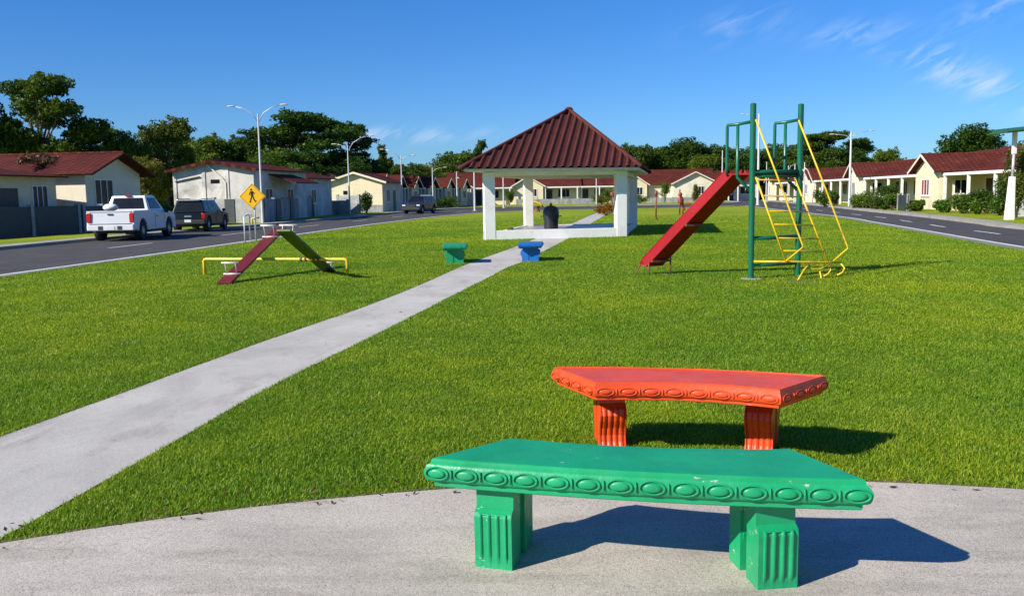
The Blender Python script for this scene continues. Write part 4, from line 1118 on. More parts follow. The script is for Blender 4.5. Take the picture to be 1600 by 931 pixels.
def tree(label, x, ytop, Y, wpx, proto, rz=0, group='trees behind the houses', name='tree'):
    """crown centred on photo column x, top at row ytop, wpx wide in the photo, standing at depth Y"""
    p = A(x, 320, Y); top = A(x, ytop, Y).z
    t = thing(name, label, 'tree', (p.x, p.y, 0), rz, group)
    cw = wpx/FPX*Y/9.0; t.scale = (cw*1.12, cw*1.12, top/9.15)
    me, mt = tproto(*proto)
    c = bpy.data.objects.new('crown', me); C.objects.link(c); c.parent = t
    k = bpy.data.objects.new('trunk', mt); C.objects.link(k); k.parent = t
    return t
B1, B2, B3 = ('broad', 1, 'leafdark'), ('broad', 2, 'leafmid'), ('broad', 3, 'leafyel')
L1, L2 = ('layered', 4, 'leafdark'), ('layered', 5, 'leafdark')
T1, T2, B4 = ('tall', 6, 'leafmid'), ('tall', 7, 'leafdark'), ('broad', 8, 'leafdark')
trees = [
 ('tall spreading flat-layered tree rising above the corner house at the far left', 68, 131, 82, 150, L1, 0),
 ('dark leafy tree cut by the left picture edge behind the corner house', -5, 155, 78, 120, B4, 1),
 ('dark tree low behind the roof of the corner house', 120, 222, 86, 110, B1, 2),
 ('small flat-topped tree between the corner house and the yellow-green tree', 160, 205, 92, 90, L2, 0),
 ('low dark tree right behind the corner house gable', 205, 212, 84, 80, B4, 3),
 ('sunlit yellow-green tree left of the grey house', 262, 196, 88, 105, B3, 1),
 ('low yellowish tree standing beside the corner house gable', 228, 252, 70, 70, B3, 3),
 ('mid green tree behind the ridge of the grey house', 335, 218, 98, 100, B2, 2),
 ('dark green tree directly behind the first lamp post', 395, 212, 100, 90, B1, 4),
 ('massive dark flat-layered tree right of the first lamp post', 480, 186, 104, 190, L1, 2.2),
 ('dark tree flank right behind the second lamp post', 540, 196, 108, 110, L2, 1.2),
 ('mid green tree under the massive dark tree behind the off-white annex', 440, 236, 96, 110, B2, 5),
 ('small round-headed dark tree right of the second lamp post', 603, 233, 118, 52, T2, 0),
 ('bushy tree filling the gap behind the big cream gable house', 575, 256, 112, 80, B2, 1),
 ('mid green tree behind the third lamp post', 636, 258, 140, 75, B1, 3),
 ('sunlit yellowish tree behind the far left row', 672, 262, 146, 85, B3, 5),
 ('green tree left of the pavilion roof, tallest of the far left row', 715, 240, 150, 85, B2, 3.6),
 ('dark tree touching the left slope of the pavilion roof', 748, 226, 152, 60, T2, 2),
 ('low tree seen under the pavilion roof at its left', 775, 268, 156, 80, B4, 1),
 ('low tree seen under the middle of the pavilion roof', 840, 262, 160, 90, B1, 4),
 ('low tree behind the pavilion roof, near its right columns', 930, 258, 160, 90, B2, 2),
 ('green tree touching the right slope of the pavilion roof', 985, 228, 156, 70, B1, 5),
 ('mid green tree between the pavilion and the big dark back tree', 1025, 232, 160, 70, B2, 0.5),
 ('big dark green tree above the far gable house left of the slide', 1075, 220, 158, 110, B4, 2.5),
 ('tree crown left of the green slide posts above the chute', 1128, 232, 160, 70, B2, 4.2),
 ('sunlit tree crown behind the left green slide post', 1165, 234, 150, 80, B1, 1.4),
 ('dark tree crown between the two green slide posts', 1218, 228, 150, 90, B4, 0.2),
 ('tree with sparse layered top right of the right green slide post', 1280, 212, 132, 90, L2, 3.9),
 ('bushy dark tree left of the tall right lamp post', 1312, 232, 128, 85, B1, 0.9),
 ('layered dark tree behind the tall right lamp post', 1338, 222, 134, 60, L2, 2.9),
 ('rounded low tree right of the tall right lamp post', 1382, 236, 124, 60, B2, 2.2),
 ('low orange-tinged tree behind the tall gable of the right row', 1412, 252, 118, 50, B3, 2.6),
 ('big dark round tree above the roof of the right row', 1508, 200, 84, 120, B4, 3.1),
 ('low mid green tree behind the green-roofed pole', 1575, 228, 86, 90, B2, 1.9)]
trees += [
 ('low dark filler tree behind the left half of the corner house roof', 30, 205, 96, 110, B1, 2.7),
 ('dark tree filling the gap left of the yellow-green tree', 185, 222, 104, 90, B2, 4.4),
 ('dark bushy tree between the yellow-green tree and the grey house ridge', 300, 214, 108, 90, B4, 2.1),
 ('green tree right behind the arm of the first lamp post', 365, 222, 112, 90, B2, 0.3),
 ('dark tree between the corner house and the grey house, low in the gap', 236, 280, 72, 60, B1, 1.1),
 ('broad dark tree low behind the off-white annex house', 470, 238, 92, 130, B1, 3.3),
 ('dark tree low behind the left slope of the cream gable roof', 545, 248, 98, 90, B4, 5.1),
 ('bright green tree half hidden by the off-white annex roof', 468, 262, 84, 50, ('broad', 12, 'leafbright'), 0),
 ('low bushy tree closing the row right of the big cream gable house', 610, 262, 122, 80, B2, 2.9),
 ('low green tree behind the third and fourth lamp posts', 655, 268, 134, 90, B1, 5.5),
 ('low green tree left of the pavilion roof corner', 700, 258, 140, 70, B2, 1.7),
 ('low dark tree left of the big dark back tree', 1045, 236, 166, 80, B1, 3.9),
 ('low tree behind the chute top', 1105, 244, 150, 80, B2, 5.2),
 ('low dark tree seen between ladder and guard rail', 1190, 238, 142, 100, B1, 4.9),
 ('green tree right behind the right green slide post', 1250, 230, 138, 90, B2, 3.0),
 ('low dark tree left of the rounded low tree on the right', 1360, 246, 132, 70, B1, 2.5)]
for (lb, x, yt, Y, wpx, pr, rz) in trees: tree(lb, x, yt, Y, wpx, pr, rz)
# a far-off belt that closes the view behind the trees
def belt():
    rg = np.random.default_rng(99); cl = []
    for i in range(150):
        x = -70+i*1.25; 
        cl.append((x+rg.uniform(-1, 1), 176+rg.uniform(-5, 5)-abs(x-10)*.12, rg.uniform(1.5, 6.2), rg.uniform(2.4, 3.6), 3, rg.uniform(1.8, 2.6), 420))
    for i in range(34):
        f = i/33; cl.append((-52+f*34+rg.uniform(-1, 1), 84+f*40+rg.uniform(-2, 3), rg.uniform(1.2, 3.2), 3, 3, rg.uniform(2, 2.8), 520))
    for i in range(26):
        f = i/25; cl.append((40+f*12+rg.uniform(-1, 1), 150-f*95+rg.uniform(-2, 2), rg.uniform(1.2, 2.6), 2.6, 2.6, rg.uniform(1.6, 2.4), 420))
    V, rn = leafcloud(cl, .55, rg, .55, .4, .3)
    o = quads('woodland', V, M['leafdark'], None, rn); o['kind'] = 'stuff'; tag(o, 'dark far-off woodland filling the view behind the row houses', 'woodland')
belt()

def shrub(label, x, yb, Y, w_, h_, mat, seed, group='garden shrubs', name='shrub', nleaf=2600, leaf=.15):
    rg = np.random.default_rng(seed); rd = random.Random(seed); p = A(x, yb, Y)
    t = thing(name, label, 'shrub', (p.x, p.y, 0), 0, group)
    cl = []
    n = 8
    for i in range(n):
        a = rd.random()*6.28; rr = rd.uniform(.1, .33)*w_
        c = (rr*math.cos(a), rr*math.sin(a)*.8, h_*rd.uniform(.3, .72)); r_ = w_*rd.uniform(.16, .26)
        cl.append((*c, r_, r_, h_*rd.uniform(.2, .3), nleaf//n))
    V, rn = leafcloud(cl, leaf, rg, .45, .3, .25)
    quads('foliage', V, M[mat], t, rn)
    s = MB()
    for c in cl: s.tube([(0, 0, 0), (c[0]*.5, c[1]*.5, c[2]*.5), c[:3]], [.03, .02, .01], 5)
    s.build('stem', M['bark'], t, True)
    return t
shr = [
 ('bright spiky bush in front of the dark fence at the far left', 22, 366, 40.5, 1.7, 1.5, 'leafbright'),
 ('small light green bush behind the parked cars left of the grey house', 268, 345, 50, 1.8, 1.5, 'leafbright'),
 ('dark bush growing beside the corner house gable', 220, 335, 56, 2.6, 2.2, 'leafmid'),
 ('dark climbing bush at the corner of the cream gable house', 573, 332, 80, 1.3, 2.2, 'leafdark'),
 ('low clipped hedge bush right of the dark blue car', 694, 322, 104, 3.0, 1.5, 'leafdark'),
 ('second low clipped hedge bush under the far left lamp post', 706, 321, 107, 3.4, 1.5, 'leafdark'),
 ('small round bush by the white porch left of the pavilion columns', 796, 318, 122, 1.8, 2.4, 'leafmid'),
 ('yellow-green bush beside the slim white pole behind the pavilion', 942, 322, 110, 3.2, 1.6, 'leafyel'),
 ('dark cone-shaped bush behind the pavilion right column', 950, 318, 118, 2.0, 2.4, 'leafmid'),
 ('leafy bush by the porch of the far gable house', 1039, 316, 124, 2.4, 3.2, 'leafbright'),
 ('low dark bush left of the far gable house doorway', 1000, 318, 122, 3.0, 1.6, 'leafmid'),
 ('pale bush growing over the far gable house window', 1088, 316, 124, 1.6, 2.8, 'leafyel'),
 ('dark leafy bush by the road right of the ladder', 1288, 325, 79, 2.6, 2.6, 'leafdark'),
 ('green bush right behind the ladder handrail', 1302, 326, 77, 2.2, 2.2, 'leafmid'),
 ('broad bright bush right of the tall right lamp post', 1347, 327, 68, 3.0, 2.3, 'leafbright'),
 ('low dark bush beside the bright one by the right lamp post', 1362, 328, 66, 1.8, 1.6, 'leafmid'),
 ('yellowish rounded bush on the right row verge', 1370, 329, 64, 1.6, 1.5, 'leafyel'),
 ('silvery dark bush in front of the hedged porch on the right', 1382, 330, 62, 2.0, 1.4, 'leafdark'),
 ('fresh green bush left of the grey slatted fence panel', 1394, 330, 60.5, 2.0, 1.9, 'leafbright'),
 ('dark hedge filling the porch left of the tall gable house', 1400, 325, 65.5, 4.6, 2.8, 'leafdark'),
 ('flowering bush at the foot of the tall gable house', 1433, 331, 57, 1.8, 1.4, 'leafmid'),
 ('spiky bush between the slim white columns on the right', 1470, 333, 53, 1.6, 1.4, 'leafbright'),
 ('leafy palm-like bush beside the second white column', 1503, 333, 50.5, 2.2, 2.2, 'leafmid'),
 ('small round bush in the middle of the right front garden', 1525, 336, 48.5, 1.0, 1.5, 'leafbright'),
 ('dark tall bush in the shaded porch of the nearest right house', 1542, 332, 50, 2.4, 2.2, 'leafdark'),
 ('broad leafy bush left of the green-roofed pole', 1562, 336, 46.5, 2.2, 1.8, 'leafmid'),
 ('tall dark bush behind the green-roofed pole', 1592, 325, 46, 3.0, 3.0, 'leafdark'),
 ('bright creeper climbing the corner by the green-roofed pole', 1590, 300, 42.5, 1.8, 4.1, 'leafyel')]
for i, (lb, x, yb, Y, w_, h_, m_) in enumerate(shr): shrub(lb, x, yb, Y, w_*(.85 if x > 1280 else 1), h_*(.72 if 1280 < x < 1585 else 1), m_, 200+i)
shrub('orange-brown flowering shrub at the edge of the footpath behind the pavilion', 948, 337, 62, 1.9, 1.0, 'leaforange', 300, 'garden shrubs', leaf=.1)
# creeper on the green-roofed pole / heap on the roof
hp_ = offs(cB, rzB, 1.1, 3.2)
rg = np.random.default_rng(5)
hV, hr = leafcloud([(0, 0, .12, .8, 1.3, .35, 420), (.4, .9, .1, .5, .7, .28, 200), (-.2, -1.1, .1, .4, .6, .25, 160)], .22, rg, .35, .1, .1)
o = quads('branch_heap', hV, M['drylf'], None, hr, loc=(hp_[0], hp_[1], 3.62)); tag(o, 'heap of dry dead branches lying on the red roof of the corner house', 'branches')

# ------------------------------------------------------------------ lamp posts and poles
def lamp_post(label, x, yb, ytop, arms, Y=None, r=.068, group='street lamp posts', tilt=0):
    b = G(x, yb); 
    if Y: b = A(x, yb, Y); b.z = 0
    h = A(x, ytop, b.y).z
    t = thing('lamp_post', label, 'lamp post', b, 0, group)
    MB().tube([(0, 0, -.1), (0, 0, h)], [r*1.15, r*.62], 14).build('pole', M['pole'], t, 'auto')
    MB().box(-.2, -.2, 0, .2, .2, .06).build('base_plate', M['kerb'], t, bevel=.01)
    for (dx, dz, ln) in arms:      # arm end offset along x, up
        z0 = h-.5
        m = MB().tube([(0, 0, z0), (dx*.25, 0, z0+dz*.55), (dx*.6, 0, z0+dz*.85), (dx, 0, z0+dz)], [.028, .024, .022, .02], 8).build('arm', M['gal'], t, True)
        s_ = 1 if dx > 0 else -1
        hd = MB().sphere((0, 0, 0), (.26, .09, .045), 12, 6); hd.build('lamp_head', M['pole'], t, True, loc=(dx+s_*.2, 0, z0+dz+.01))
    return t
lamp_post('tall double-armed lamp post right behind the yellow crossing sign', 411, 351, 178, [(1.35, 1.0, 0), (-1.35, .95, 0)])
lamp_post('second double-armed lamp post before the big cream gable house', 547, 336.5, 227, [(1.8, 1.25, 0), (-.9, .6, 0)])
lamp_post('third lamp post left of the dark blue car', 629, 331, 243, [(-1.6, 1.1, 0), (1.0, .5, 0)])
lamp_post('fourth, thinner lamp post in front of the far left row', 677, 322, 262, [(1.3, .5, 0)], 104, .08)
lamp_post('short pale post at the right end of the far left row', 714.6, 319.5, 268, [], 112, .09)
lamp_post('pale post with spread foot just left of the pavilion', 742, 329, 268, [], 86, .10)
lamp_post('slim white post seen between the left pavilion columns', 787, 322.5, 262, [], 100, .09)
lamp_post('slim white pole standing by the footpath behind the pavilion', 932, 328.5, 275, [], 84, .06)
lamp_post('slim white pole left of the slide chute', 1128, 320, 235, [], 108, .085)
lamp_post('thick pale lamp pole directly behind the left green slide post', 1184, 324, 178, [(-1.4, .5, 0)], 92, .13)
lamp_post('thin pale post left of centre between the slide posts', 1197, 318, 253, [], 112, .07)
lamp_post('short thin post in the middle between the slide posts', 1231, 318, 259, [(1.2, .8, 0)], 112, .07)
lamp_post('short pale post touching the right green slide post', 1241, 318, 257, [], 105, .08)
lamp_post('pale post just right of the right green slide post', 1256, 319, 254, [], 97, .09)
lamp_post('tall lamp post on the verge of the right road', 1327, 324, 206, [(1.5, .55, 0), (-1.4, .3, 0)], None, .11)
# leaning cut tree stake beside the pale post
o = MB().tube([A(1269, 318, 90)*1, A(1272, 290, 90), A(1262, 266, 90), A(1257, 262, 90)], [.07, .06, .05, .04], 8).build('bent_pole', M['pale'], None, True)
tag(o, 'thin bent pale pole leaning between the ladder and the right lamp post', 'pole')
# pole with a flat green roof on the right verge
b = G(1577, 346.5); t = thing('roofed_pole', 'white square pole carrying a flat green sheet roof on the right verge', 'pole', b)
h = A(1580, 206, b.y).z
MB().hexa([(-.19, -.15, 0), (.15, -.15, 0), (.15, .15, 0), (-.19, .15, 0)], [(-.07, -.10, 2.0), (.14, -.10, 2.0), (.14, .10, 2.0), (-.07, .10, 2.0)]).build('pole_base', M['white'], t, bevel=.01)
MB().tube([(.04, 0, 1.95), (.06, 0, 3.0)], .06, 12).build('pole_neck', M['gal'], t, True)
MB().box(-.02, -.07, 3.0, .15, .07, h-.02).build('pole_head', M['white'], t, bevel=.01)
M['sheetgreen'] = surf('green_roof_sheet', (.03, .12, .02), .45, .2, 3, .1)
m = MB(); m.hexa([(-.72, -.8, h-.10), (2.3, -.8, h+.14), (2.3, .9, h+.16), (-.72, .9, h-.08)], [(-.74, -.85, h-.04), (2.3, -.85, h+.26), (2.3, .95, h+.40), (-.30, .95, h+.16)])
m.build('green_roof', M['sheetgreen'], t)
MB().tube([(1.9, 0, 0), (1.9, 0, h+.1)], .06, 10).build('rear_post', M['white'], t, True)

# ------------------------------------------------------------------ crossing sign and nearby pipes
M['signyel'] = surf('sign_yellow', (.86, .46, .01), .4, .06, 4, .05)
M['signblk'] = surf('sign_black', (.012, .011, .01), .5, .1, 3, 0)
sb = A(400, 377, 32.8); sb.z = 0
t = thing('crossing_sign', 'yellow diamond pedestrian crossing sign on a thin post at the left kerb', 'sign', sb, R(2))
MB().tube([(0, .02, -.1), (0.0, .02, 2.0)], .03, 10).build('sign_post', M['gal'], t, True)
cx_ = A(394.5, 307, 32.8)-sb; hd = .475
m = MB(); m.prism([(cx_.x, cx_.z-hd), (cx_.x+hd, cx_.z), (cx_.x, cx_.z+hd), (cx_.x-hd, cx_.z)], 'y', -.03, -.012); m.build('sign_panel', M['signyel'], t, bevel=.004)
m = MB(); a, b_ = hd-.035, hd-.05
for i in range(4):
    q = [(0, -1), (1, 0), (0, 1), (-1, 0)]; p0, p1 = q[i], q[(i+1) % 4]
    m.hexa([(cx_.x+p0[0]*a, -.033, cx_.z+p0[1]*a), (cx_.x+p1[0]*a, -.033, cx_.z+p1[1]*a), (cx_.x+p1[0]*b_, -.033, cx_.z+p1[1]*b_), (cx_.x+p0[0]*b_, -.033, cx_.z+p0[1]*b_)],
           [(cx_.x+p0[0]*a, -.0315, cx_.z+p0[1]*a), (cx_.x+p1[0]*a, -.0315, cx_.z+p1[1]*a), (cx_.x+p1[0]*b_, -.0315, cx_.z+p1[1]*b_), (cx_.x+p0[0]*b_, -.0315, cx_.z+p0[1]*b_)])
m.build('sign_border', M['signblk'], t)
def fig():
    m = MB(); ox, oz, k = cx_.x, cx_.z, .034
    def poly(pts): m.prism([(ox+x*k, oz+z*k) for x, z in pts], 'y', -.036, -.0305)
    hd_ = [(-.9+1.05*math.cos(2*math.pi*i/12), 7.2+1.05*math.sin(2*math.pi*i/12)) for i in range(12)]; poly(hd_)
    poly([(-1.6, 5.6), (.8, 5.8), (1.3, 4.6), (1.1, 1.0), (.4, .3), (-1.2, .3), (-1.5, 2.0)])
    poly([(-1.6, 5.6), (-3.0, 3.4), (-3.1, 1.2), (-2.4, 1.2), (-2.2, 3.2), (-1.3, 4.4)])
    poly([(.8, 5.8), (2.0, 4.2), (3.0, 3.0), (2.5, 2.4), (1.2, 3.6), (.9, 4.6)])
    poly([(-1.2, .5), (.1, .5), (-.9, -2.6), (-1.9, -6.0), (-3.2, -6.0), (-2.0, -2.4)])
    poly([(-.3, .6), (1.1, .6), (2.0, -2.4), (3.6, -5.2), (2.6, -5.9), (.8, -2.8)])
    poly([(-3.4, -6.0), (-1.7, -6.0), (-1.7, -6.6), (-3.4, -6.6)]); poly([(2.6, -5.3), (4.2, -4.5), (4.5, -5.1), (2.9, -6.0)])
    m.build('walking_figure', M['signblk'], t)
fig()
pa, pb = A(383, 378, 31.0), A(391, 372, 33.6)
o = MB().tube([(pa.x, pa.y, -.05), (pa.x, pa.y, .93), (pa.x+.03, pa.y+.1, .98), (pb.x, pb.y-.1, .98), (pb.x, pb.y, .93), (pb.x, pb.y, -.05)], .025, 8).build('pipe_hoop', M['gal'], None, True)
tag(o, 'thin bent pipe hoop standing left of the crossing sign post', 'hoop')
o = MB().tube([A(399, 357, 44)-Vector((0, 0, 0)), A(399, 346, 44), A(404, 345, 44)], .05, 8); 
yb_ = G(400, 354); o = MB().tube([(yb_.x-.2, yb_.y, -.02), (yb_.x-.2, yb_.y, .45), (yb_.x+.2, yb_.y, .5)], .05, 8).build('yellow_pipe', M['yel'], None, True)
tag(o, 'short bent yellow pipe on the far kerb beside the first lamp post', 'pipe')

# ------------------------------------------------------------------ small things near the far road
M['redpaint'] = surf('faded_red_paint', (.25, .03, .02), .5, .2, 4, .1, dirt=(.3, .2, .12), dscale=5)
b = G(1025, 343); t = thing('red_post', 'thin faded red post standing alone on the lawn left of the slide', 'post', b)
h = A(1025, 298, b.y).z
MB().tube([(0, 0, -.1), (0, 0, h)], .045, 10).build('pipe', M['redpaint'], t, True); MB().tube([(0, 0, .0), (0, 0, .12)], .1, 10).build('foot', M['rust'], t, True)
MB().tube([(0, 0, h-.3), (0, 0, h)], .07, 10).build('cap', M['redpaint'], t, True)
b = G(1062, 335); t = thing('spring_rider', 'small red play figure on thin posts in the distance left of the chute', 'play equipment', b)
m = MB().tube([(0, 0, -.1), (0, 0, 1.7)], .05, 8); m.build('post', M['redpaint'], t, True)
MB().tube([(.28, .3, -.1), (.28, .3, 1.0)], .05, 8).build('post', M['redpaint'], t, True)
MB().sphere((.08, .1, .95), (.22, .16, .32), 12, 8).build('body', M['redpaint'], t, True); MB().sphere((.04, .05, 1.35), (.15, .13, .15), 12, 8).build('head', M['redpaint'], t, True)
b = G(1076, 328.5); o = MB(); o.box(-.45, -.2, .0, -.3, .2, .42); o.box(.3, -.2, 0, .45, .2, .42); o.box(-.6, -.25, .42, .6, .25, .55)
o = o.build('low_red_seat', M['redpaint'], None, bevel=.02, loc=b); tag(o, 'low dark red seat on the far lawn edge beside the red play figure', 'seat')
for (x, col, lb) in ((827, M['signblk'], 'tiny dark stool at the far lawn edge seen through the pavilion'), (839, M['rust'], 'tiny brown stool at the far lawn edge seen through the pavilion')):
    b = G(x, 331); o = MB().lathe([(.0, 0), (.3, 0), (.18, .25), (.32, .5), (.0, .5)], 14).build('stool', col, None, 'auto', loc=b); tag(o, lb, 'stool', 'far stools')
b = G(834, 324.5); o = MB(); pts = [(-2.2+.2*k, 0, .3+.55*math.sin(max(0, min(1, k/20))*1.8)) for k in range(21)]
o.tube([(-1.2, 0, .5), (-.5, 0, .62), (.2, 0, .6), (.8, 0, .4), (1.0, 0, .0)], [.12, .14, .15, .15, .13], 8)
o.tube([(-1.15, 0, .5), (-1.15, 0, 0)], .10, 8)
o = o.build('yellow_play_arch', M['yel'], None, True, loc=b); tag(o, 'low yellow play arch on the far verge behind the black drum', 'play equipment')
b = G(936, 318); o = MB(); o.tube([(0, 0, 0), (0, 0, 1.2)], .06, 8); o.sphere((0, 0, 1.3), (.3, .1, .3), 12, 6); o = o.build('red_marker', M['redpaint'], None, True, loc=(b.x, 112, 0)); tag(o, 'small round red marker on a stick behind the slim white pole', 'marker')

# ------------------------------------------------------------------ vehicles
def carpaint(name, col):
    m, t, b = newmat(name); b.inputs['Base Color'].default_value = (*col, 1); b.inputs['Roughness'].default_value = .3
    b.inputs['Coat Weight'].default_value = .2; b.inputs['Specular IOR Level'].default_value = .35; b.inputs['Coat Roughness'].default_value = .06
    p = pos(t); c = ramp(t, noise(t, p, 1.5, 5, .6), [(.3, tuple(x*.9 for x in col)), (.7, col)]); t.links.new(c, b.inputs['Base Color'])
    return m
M['cwhite'] = carpaint('car_white', (.74, .75, .76)); M['cgreen'] = carpaint('car_dark_green', (.004, .009, .012)); M['cblue'] = carpaint('car_dark_blue', (.016, .024, .05))
M['tyre'] = surf('tyre_rubber', (.022, .022, .022), .85, .2, 5, .2); M['rim'] = surf('wheel_rim', (.42, .43, .44), .35, .1, 3, 0, metal=.7)
M['chrome'] = surf('bright_trim', (.62, .63, .64), .25, .1, 3, 0, metal=.8); M['tail'] = surf('tail_lamp_red', (.50, .012, .012), .2, .1, 3, 0)
M['headl'] = surf('head_lamp', (.75, .75, .72), .12, .1, 3, 0); M['blackpl'] = surf('black_plastic', (.02, .02, .021), .6, .15, 3, .1); M['plate'] = surf('number_plate', (.72, .72, .68), .4, .05, 3, 0)
def arc(cx, r, n=9): return [(cx+r*math.cos(math.pi*k/n), .0+r*math.sin(math.pi*k/n)) for k in range(n+1)]
def vehicle(label, loc, rz, kind, paintm, scale=1.0, group='parked cars', cat='car', name='parked_car'):
    t = thing(name, label, cat, loc, rz, group); t.scale = (scale,)*3
    hw = .90; xr, xf, ra, wz = -1.62, 1.62, .48, .40
    sill = .42 if kind == 'pickup' else .36
    # side profile, x forward
    if kind == 'pickup':
        topl = [(-2.58, .52), (-2.62, .66), (-2.60, 1.13), (-.62, 1.14), (.95, 1.15), (1.55, 1.12), (2.30, 1.02), (2.48, .88), (2.52, .48)]
    else:
        topl = [(-2.25, .48), (-2.30, .62), (-2.28, 1.02), (-.6, 1.06), (.95, 1.06), (1.55, 1.03), (2.20, .93), (2.38, .78), (2.40, .42)]
    def prof(a):  # wheel arches along the bottom, front to rear
        bt = [(topl[-1][0]-.05, sill)]
        for cx in (xf, xr):
            bt += [(cx+a*math.cos(math.pi*k/10), wz-.02+(a*math.sin(math.pi*k/10) if 0 < k < 10 else 0)) for k in range(11)]
        bt += [(topl[0][0]+.05, sill+.06)]
        return bt
    pr = topl+prof(ra)
    b = MB(); n = len(pr)
    # three rings across for a slightly barrelled side
    ys = [(-hw+.05, .0, 1.0), (-hw, .0, 1.0), (hw, 0, 1), (hw-.05, 0, 1)]
    inner = [(x, z) for x, z in pr]
    rings = [(-hw+.02, .985), (-hw, 1.0), (hw, 1.0), (hw-.02, .985)]
    b.hexa([(x, -hw, z) for x, z in pr], [(x, hw, z) for x, z in pr])
    body = b.build('body', paintm, t, bevel=.035, seg=3)
    if kind == 'pickup':
        # load bed is solid: dark sheet on top stands for the shaded recess
        MB().box(-2.50, -.76, 1.135, -.74, .76, 1.155).build('bed_shade_sheet', M['blackpl'], t)
        m = MB(); m.box(-2.60, -.89, 1.13, -.70, -.80, 1.175); m.box(-2.60, .80, 1.13, -.70, .89, 1.175); m.box(-2.62, -.80, 1.13, -2.53, .80, 1.175); m.build('bed_rail', paintm, t, bevel=.01)
        g0 = (-.72, 1.10); g1 = (-.55, .72, 1.66); bot = (-.72, 1.22); top = (-.52, .52)
    else:
        bot = (-2.22, 1.25); top = (-1.95, .42)
    zt = 1.76 if kind == 'pickup' else 1.68; zb = 1.13 if kind == 'pickup' else 1.04; wb, wt = .84, .66
    B = [(bot[0], -wb, zb), (bot[1], -wb, zb), (bot[1], wb, zb), (bot[0], wb, zb)]; T = [(top[0], -wt, zt), (top[1], -wt, zt), (top[1], wt, zt), (top[0], wt, zt)]
    MB().hexa(B, T).build('cabin', paintm, t, bevel=.05, seg=3)
    def panel(name, i, j, u0, u1, v0, v1, mat, off=.012, th=.01):
        b0, b1, t0, t1 = map(Vector, (B[i], B[j], T[i], T[j]))
        def P_(u, v): return (b0.lerp(b1, u)).lerp(t0.lerp(t1, u), v)
        q = [P_(u0, v0), P_(u1, v0), P_(u1, v1), P_(u0, v1)]
        nn = (q[1]-q[0]).cross(q[3]-q[0]).normalized(); c = Vector((0, 0, 1.3)) + Vector(((bot[0]+bot[1])/2, 0, 0))
        if nn.dot(q[0]-c) < 0: nn = -nn
        return MB().hexa([p+nn*(off-th) for p in q], [p+nn*off for p in q]).build(name, M[mat], t, bevel=.004)
    panel('rear_window', 3, 0, .09, .91, .16, .84, 'glass'); panel('windscreen', 1, 2, .07, .93, .10, .90, 'glass')
    sw = [(.10, .42), (.46, .84)] if kind == 'pickup' else [(.05, .28), (.31, .57), (.60, .88)]
    for (a, c) in sw: panel('side_window', 0, 1, a, c, .14, .84, 'glass'); panel('side_window', 3, 2, a, c, .14, .84, 'glass')
    for cx in (xr, xf):
        for s in (-1, 1):
            M_ = Matrix.Translation((0, 0, 0)) @ Matrix.Rotation(R(90), 4, 'X')
            wl = MB().lathe([(.20, -.12), (.37, -.13), (.395, -.10), (.40, 0), (.395, .10), (.37, .13), (.20, .12)], 30, M_)
            wo = wl.build('wheel', M['tyre'], t, 'auto', loc=(cx, s*(hw-.13), .40))
            rm = MB().lathe([(.0, s*-.085), (.05, s*-.10), (.09, s*-.085), (.17, s*-.06), (.215, s*-.105), (.225, s*-.118)], 24, M_)
            for k in range(6):
                a = k*math.pi/3; rm.bar((.05*math.cos(a), s*.085, .05*math.sin(a)), (.2*math.cos(a), s*.09, .2*math.sin(a)), .05, .03, (0, 1, 0))
            rm.build('rim', M['rim'], wo, 'auto')
    # arch lips and underside
    MB().box(-2.2, -.72, .30, 2.2, .72, .5).build('chassis', M['blackpl'], t)
    xe = topl[0][0]; xh = topl[-1][0]
    bm = M['cwhite'] if kind == 'pickup' else M['blackpl']
    MB().box(xe-.12, -.88, .42, xe+.10, .88, .66).build('rear_bumper', paintm if kind == 'pickup' else M['blackpl'], t, bevel=.04, seg=3)
    MB().box(xh-.10, -.88, .36, xh+.10, .88, .62).build('front_bumper', M['blackpl'] if kind != 'pickup' else paintm, t, bevel=.05, seg=3)
    pz = .52 if kind == 'pickup' else .60
    MB().box(xe-.135, -.17, pz-.07, xe-.119, .17, pz+.07).build('number_plate', M['plate'], t)
    if kind == 'pickup':
        MB().box(xe-.055, -.10, 1.02, xe+.02, .10, 1.07).build('tailgate_handle', M['blackpl'], t)
        MB().box(xe-.11, -.80, .665, xe+.02, .80, .685).build('bumper_step', M['blackpl'], t)
        for s in (-1, 1): MB().box(xe-.127, s*.36-.09, .46, xe-.119, s*.36+.09, .60).build('bumper_inset', M['gate'], t)
        m = MB(); 
        for yy_ in (-.73, .73): m.tube([(xe-.038, yy_, .69), (xe-.03, yy_, 1.1)], .006, 5)
        m.build('tailgate_seam', M['blackpl'], t)
        MB().box(-.60, -.11, zt-.03, -.50, .11, zt+.02).build('brake_lamp', M['tail'], t)
    else:
        MB().box(xe-.065, -.18, .80, xe+.02, .18, .88).build('badge_strip', M['chrome'], t)
        m = MB(); m.tube([(-1.8, -.58, zt+.06), (.2, -.58, zt+.06)], .02, 8); m.build('roof_rail', M['blackpl'], t, True); MB().tube([(-1.8, .58, zt+.06), (.2, .58, zt+.06)], .02, 8).build('roof_rail', M['blackpl'], t, True)
        MB().box(-2.08, -.58, zt-.04, -1.86, .58, zt+.03).build('spoiler', M['chrome'], t, bevel=.02)
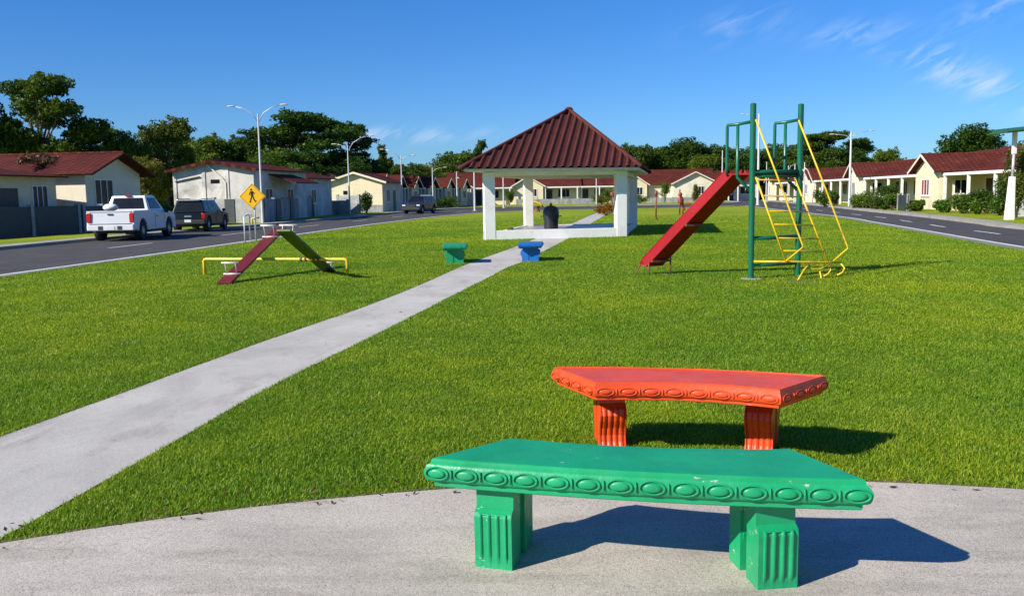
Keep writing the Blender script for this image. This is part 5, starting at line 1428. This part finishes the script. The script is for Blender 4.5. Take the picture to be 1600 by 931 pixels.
    for s in (-1, 1):
        MB().box(xe-.075, s*.80-.085, .74 if kind == 'pickup' else .70, xe+.08, s*.80+.085, 1.10 if kind == 'pickup' else 1.0).build('tail_lamp', M['tail'], t, bevel=.02)
        MB().box(xh-.28, s*.70-.17, .70, xh-.02, s*.70+.17, .86).build('headlight', M['headl'], t, bevel=.03)
        MB().sphere((.98, s*1.0, 1.12), (.07, .10, .09), 10, 6).build('mirror', M['blackpl'], t, True)
        MB().box(.0, s*(hw+.004)-.012, .90, .16, s*(hw+.004)+.012, .935).build('door_handle', M['blackpl'], t)
        m = MB(); m.tube([(-.2, s*(hw+.001), .45), (-.2, s*(hw+.001), 1.03)], .006, 5); m.tube([(1.0, s*(hw+.001), .45), (1.0, s*(hw+.001), 1.03)], .006, 5)
        m.build('door_seam', M['blackpl'], t)
        MB().box(-1.1, s*(hw-.02)-.05, .30, 1.1, s*(hw-.02)+.05, .36).build('side_step', M['blackpl'], t, bevel=.01)
    MB().box(xh-.03, -.45, .64, xh+.02, .45, .86).build('grille', M['blackpl'], t)
    return t
# white pickup: rear wheels seen at (163,378) and (222,376), front wheel at (262,373)
hdg = R(93.5)
pr_ = A(222, 376, 35.6); pr_.z = 0
fwd = Vector((math.cos(hdg), math.sin(hdg), 0)); lft = Vector((-fwd.y, fwd.x, 0))
c_ = pr_+fwd*1.62+lft*.80
pk = vehicle('white pickup truck parked on the left road, tailgate towards us', c_, hdg, 'pickup', M['cwhite'], 1.0, cat='pickup truck', name='pickup_truck')
sv = A(326, 360, 43.4); sv.z = 0
c_ = sv+fwd*1.60+lft*.78
vehicle('dark green sport utility vehicle parked ahead of the white pickup', c_, R(93), 'suv', M['cgreen'], .91, name='parked_suv')
dv = A(656, 333, 78.5); dv.z = 0
vehicle('dark blue car coming towards us on the far left road', dv, R(-104), 'suv', M['cblue'], .92, name='parked_suv')
tp = A(168, 330, 34.2)
o = MB().sphere((0, 0, 0), (.30, .24, .15), 18, 10).build('white_dome', M['white'], None, True, loc=tuple(c_*0)); o.location = pk.location+fwd*(-1.1)+lft*.52+Vector((0, 0, 1.30))
m = MB()
tag(o, 'rounded white tank lying on the load bed of the white pickup', 'tank')
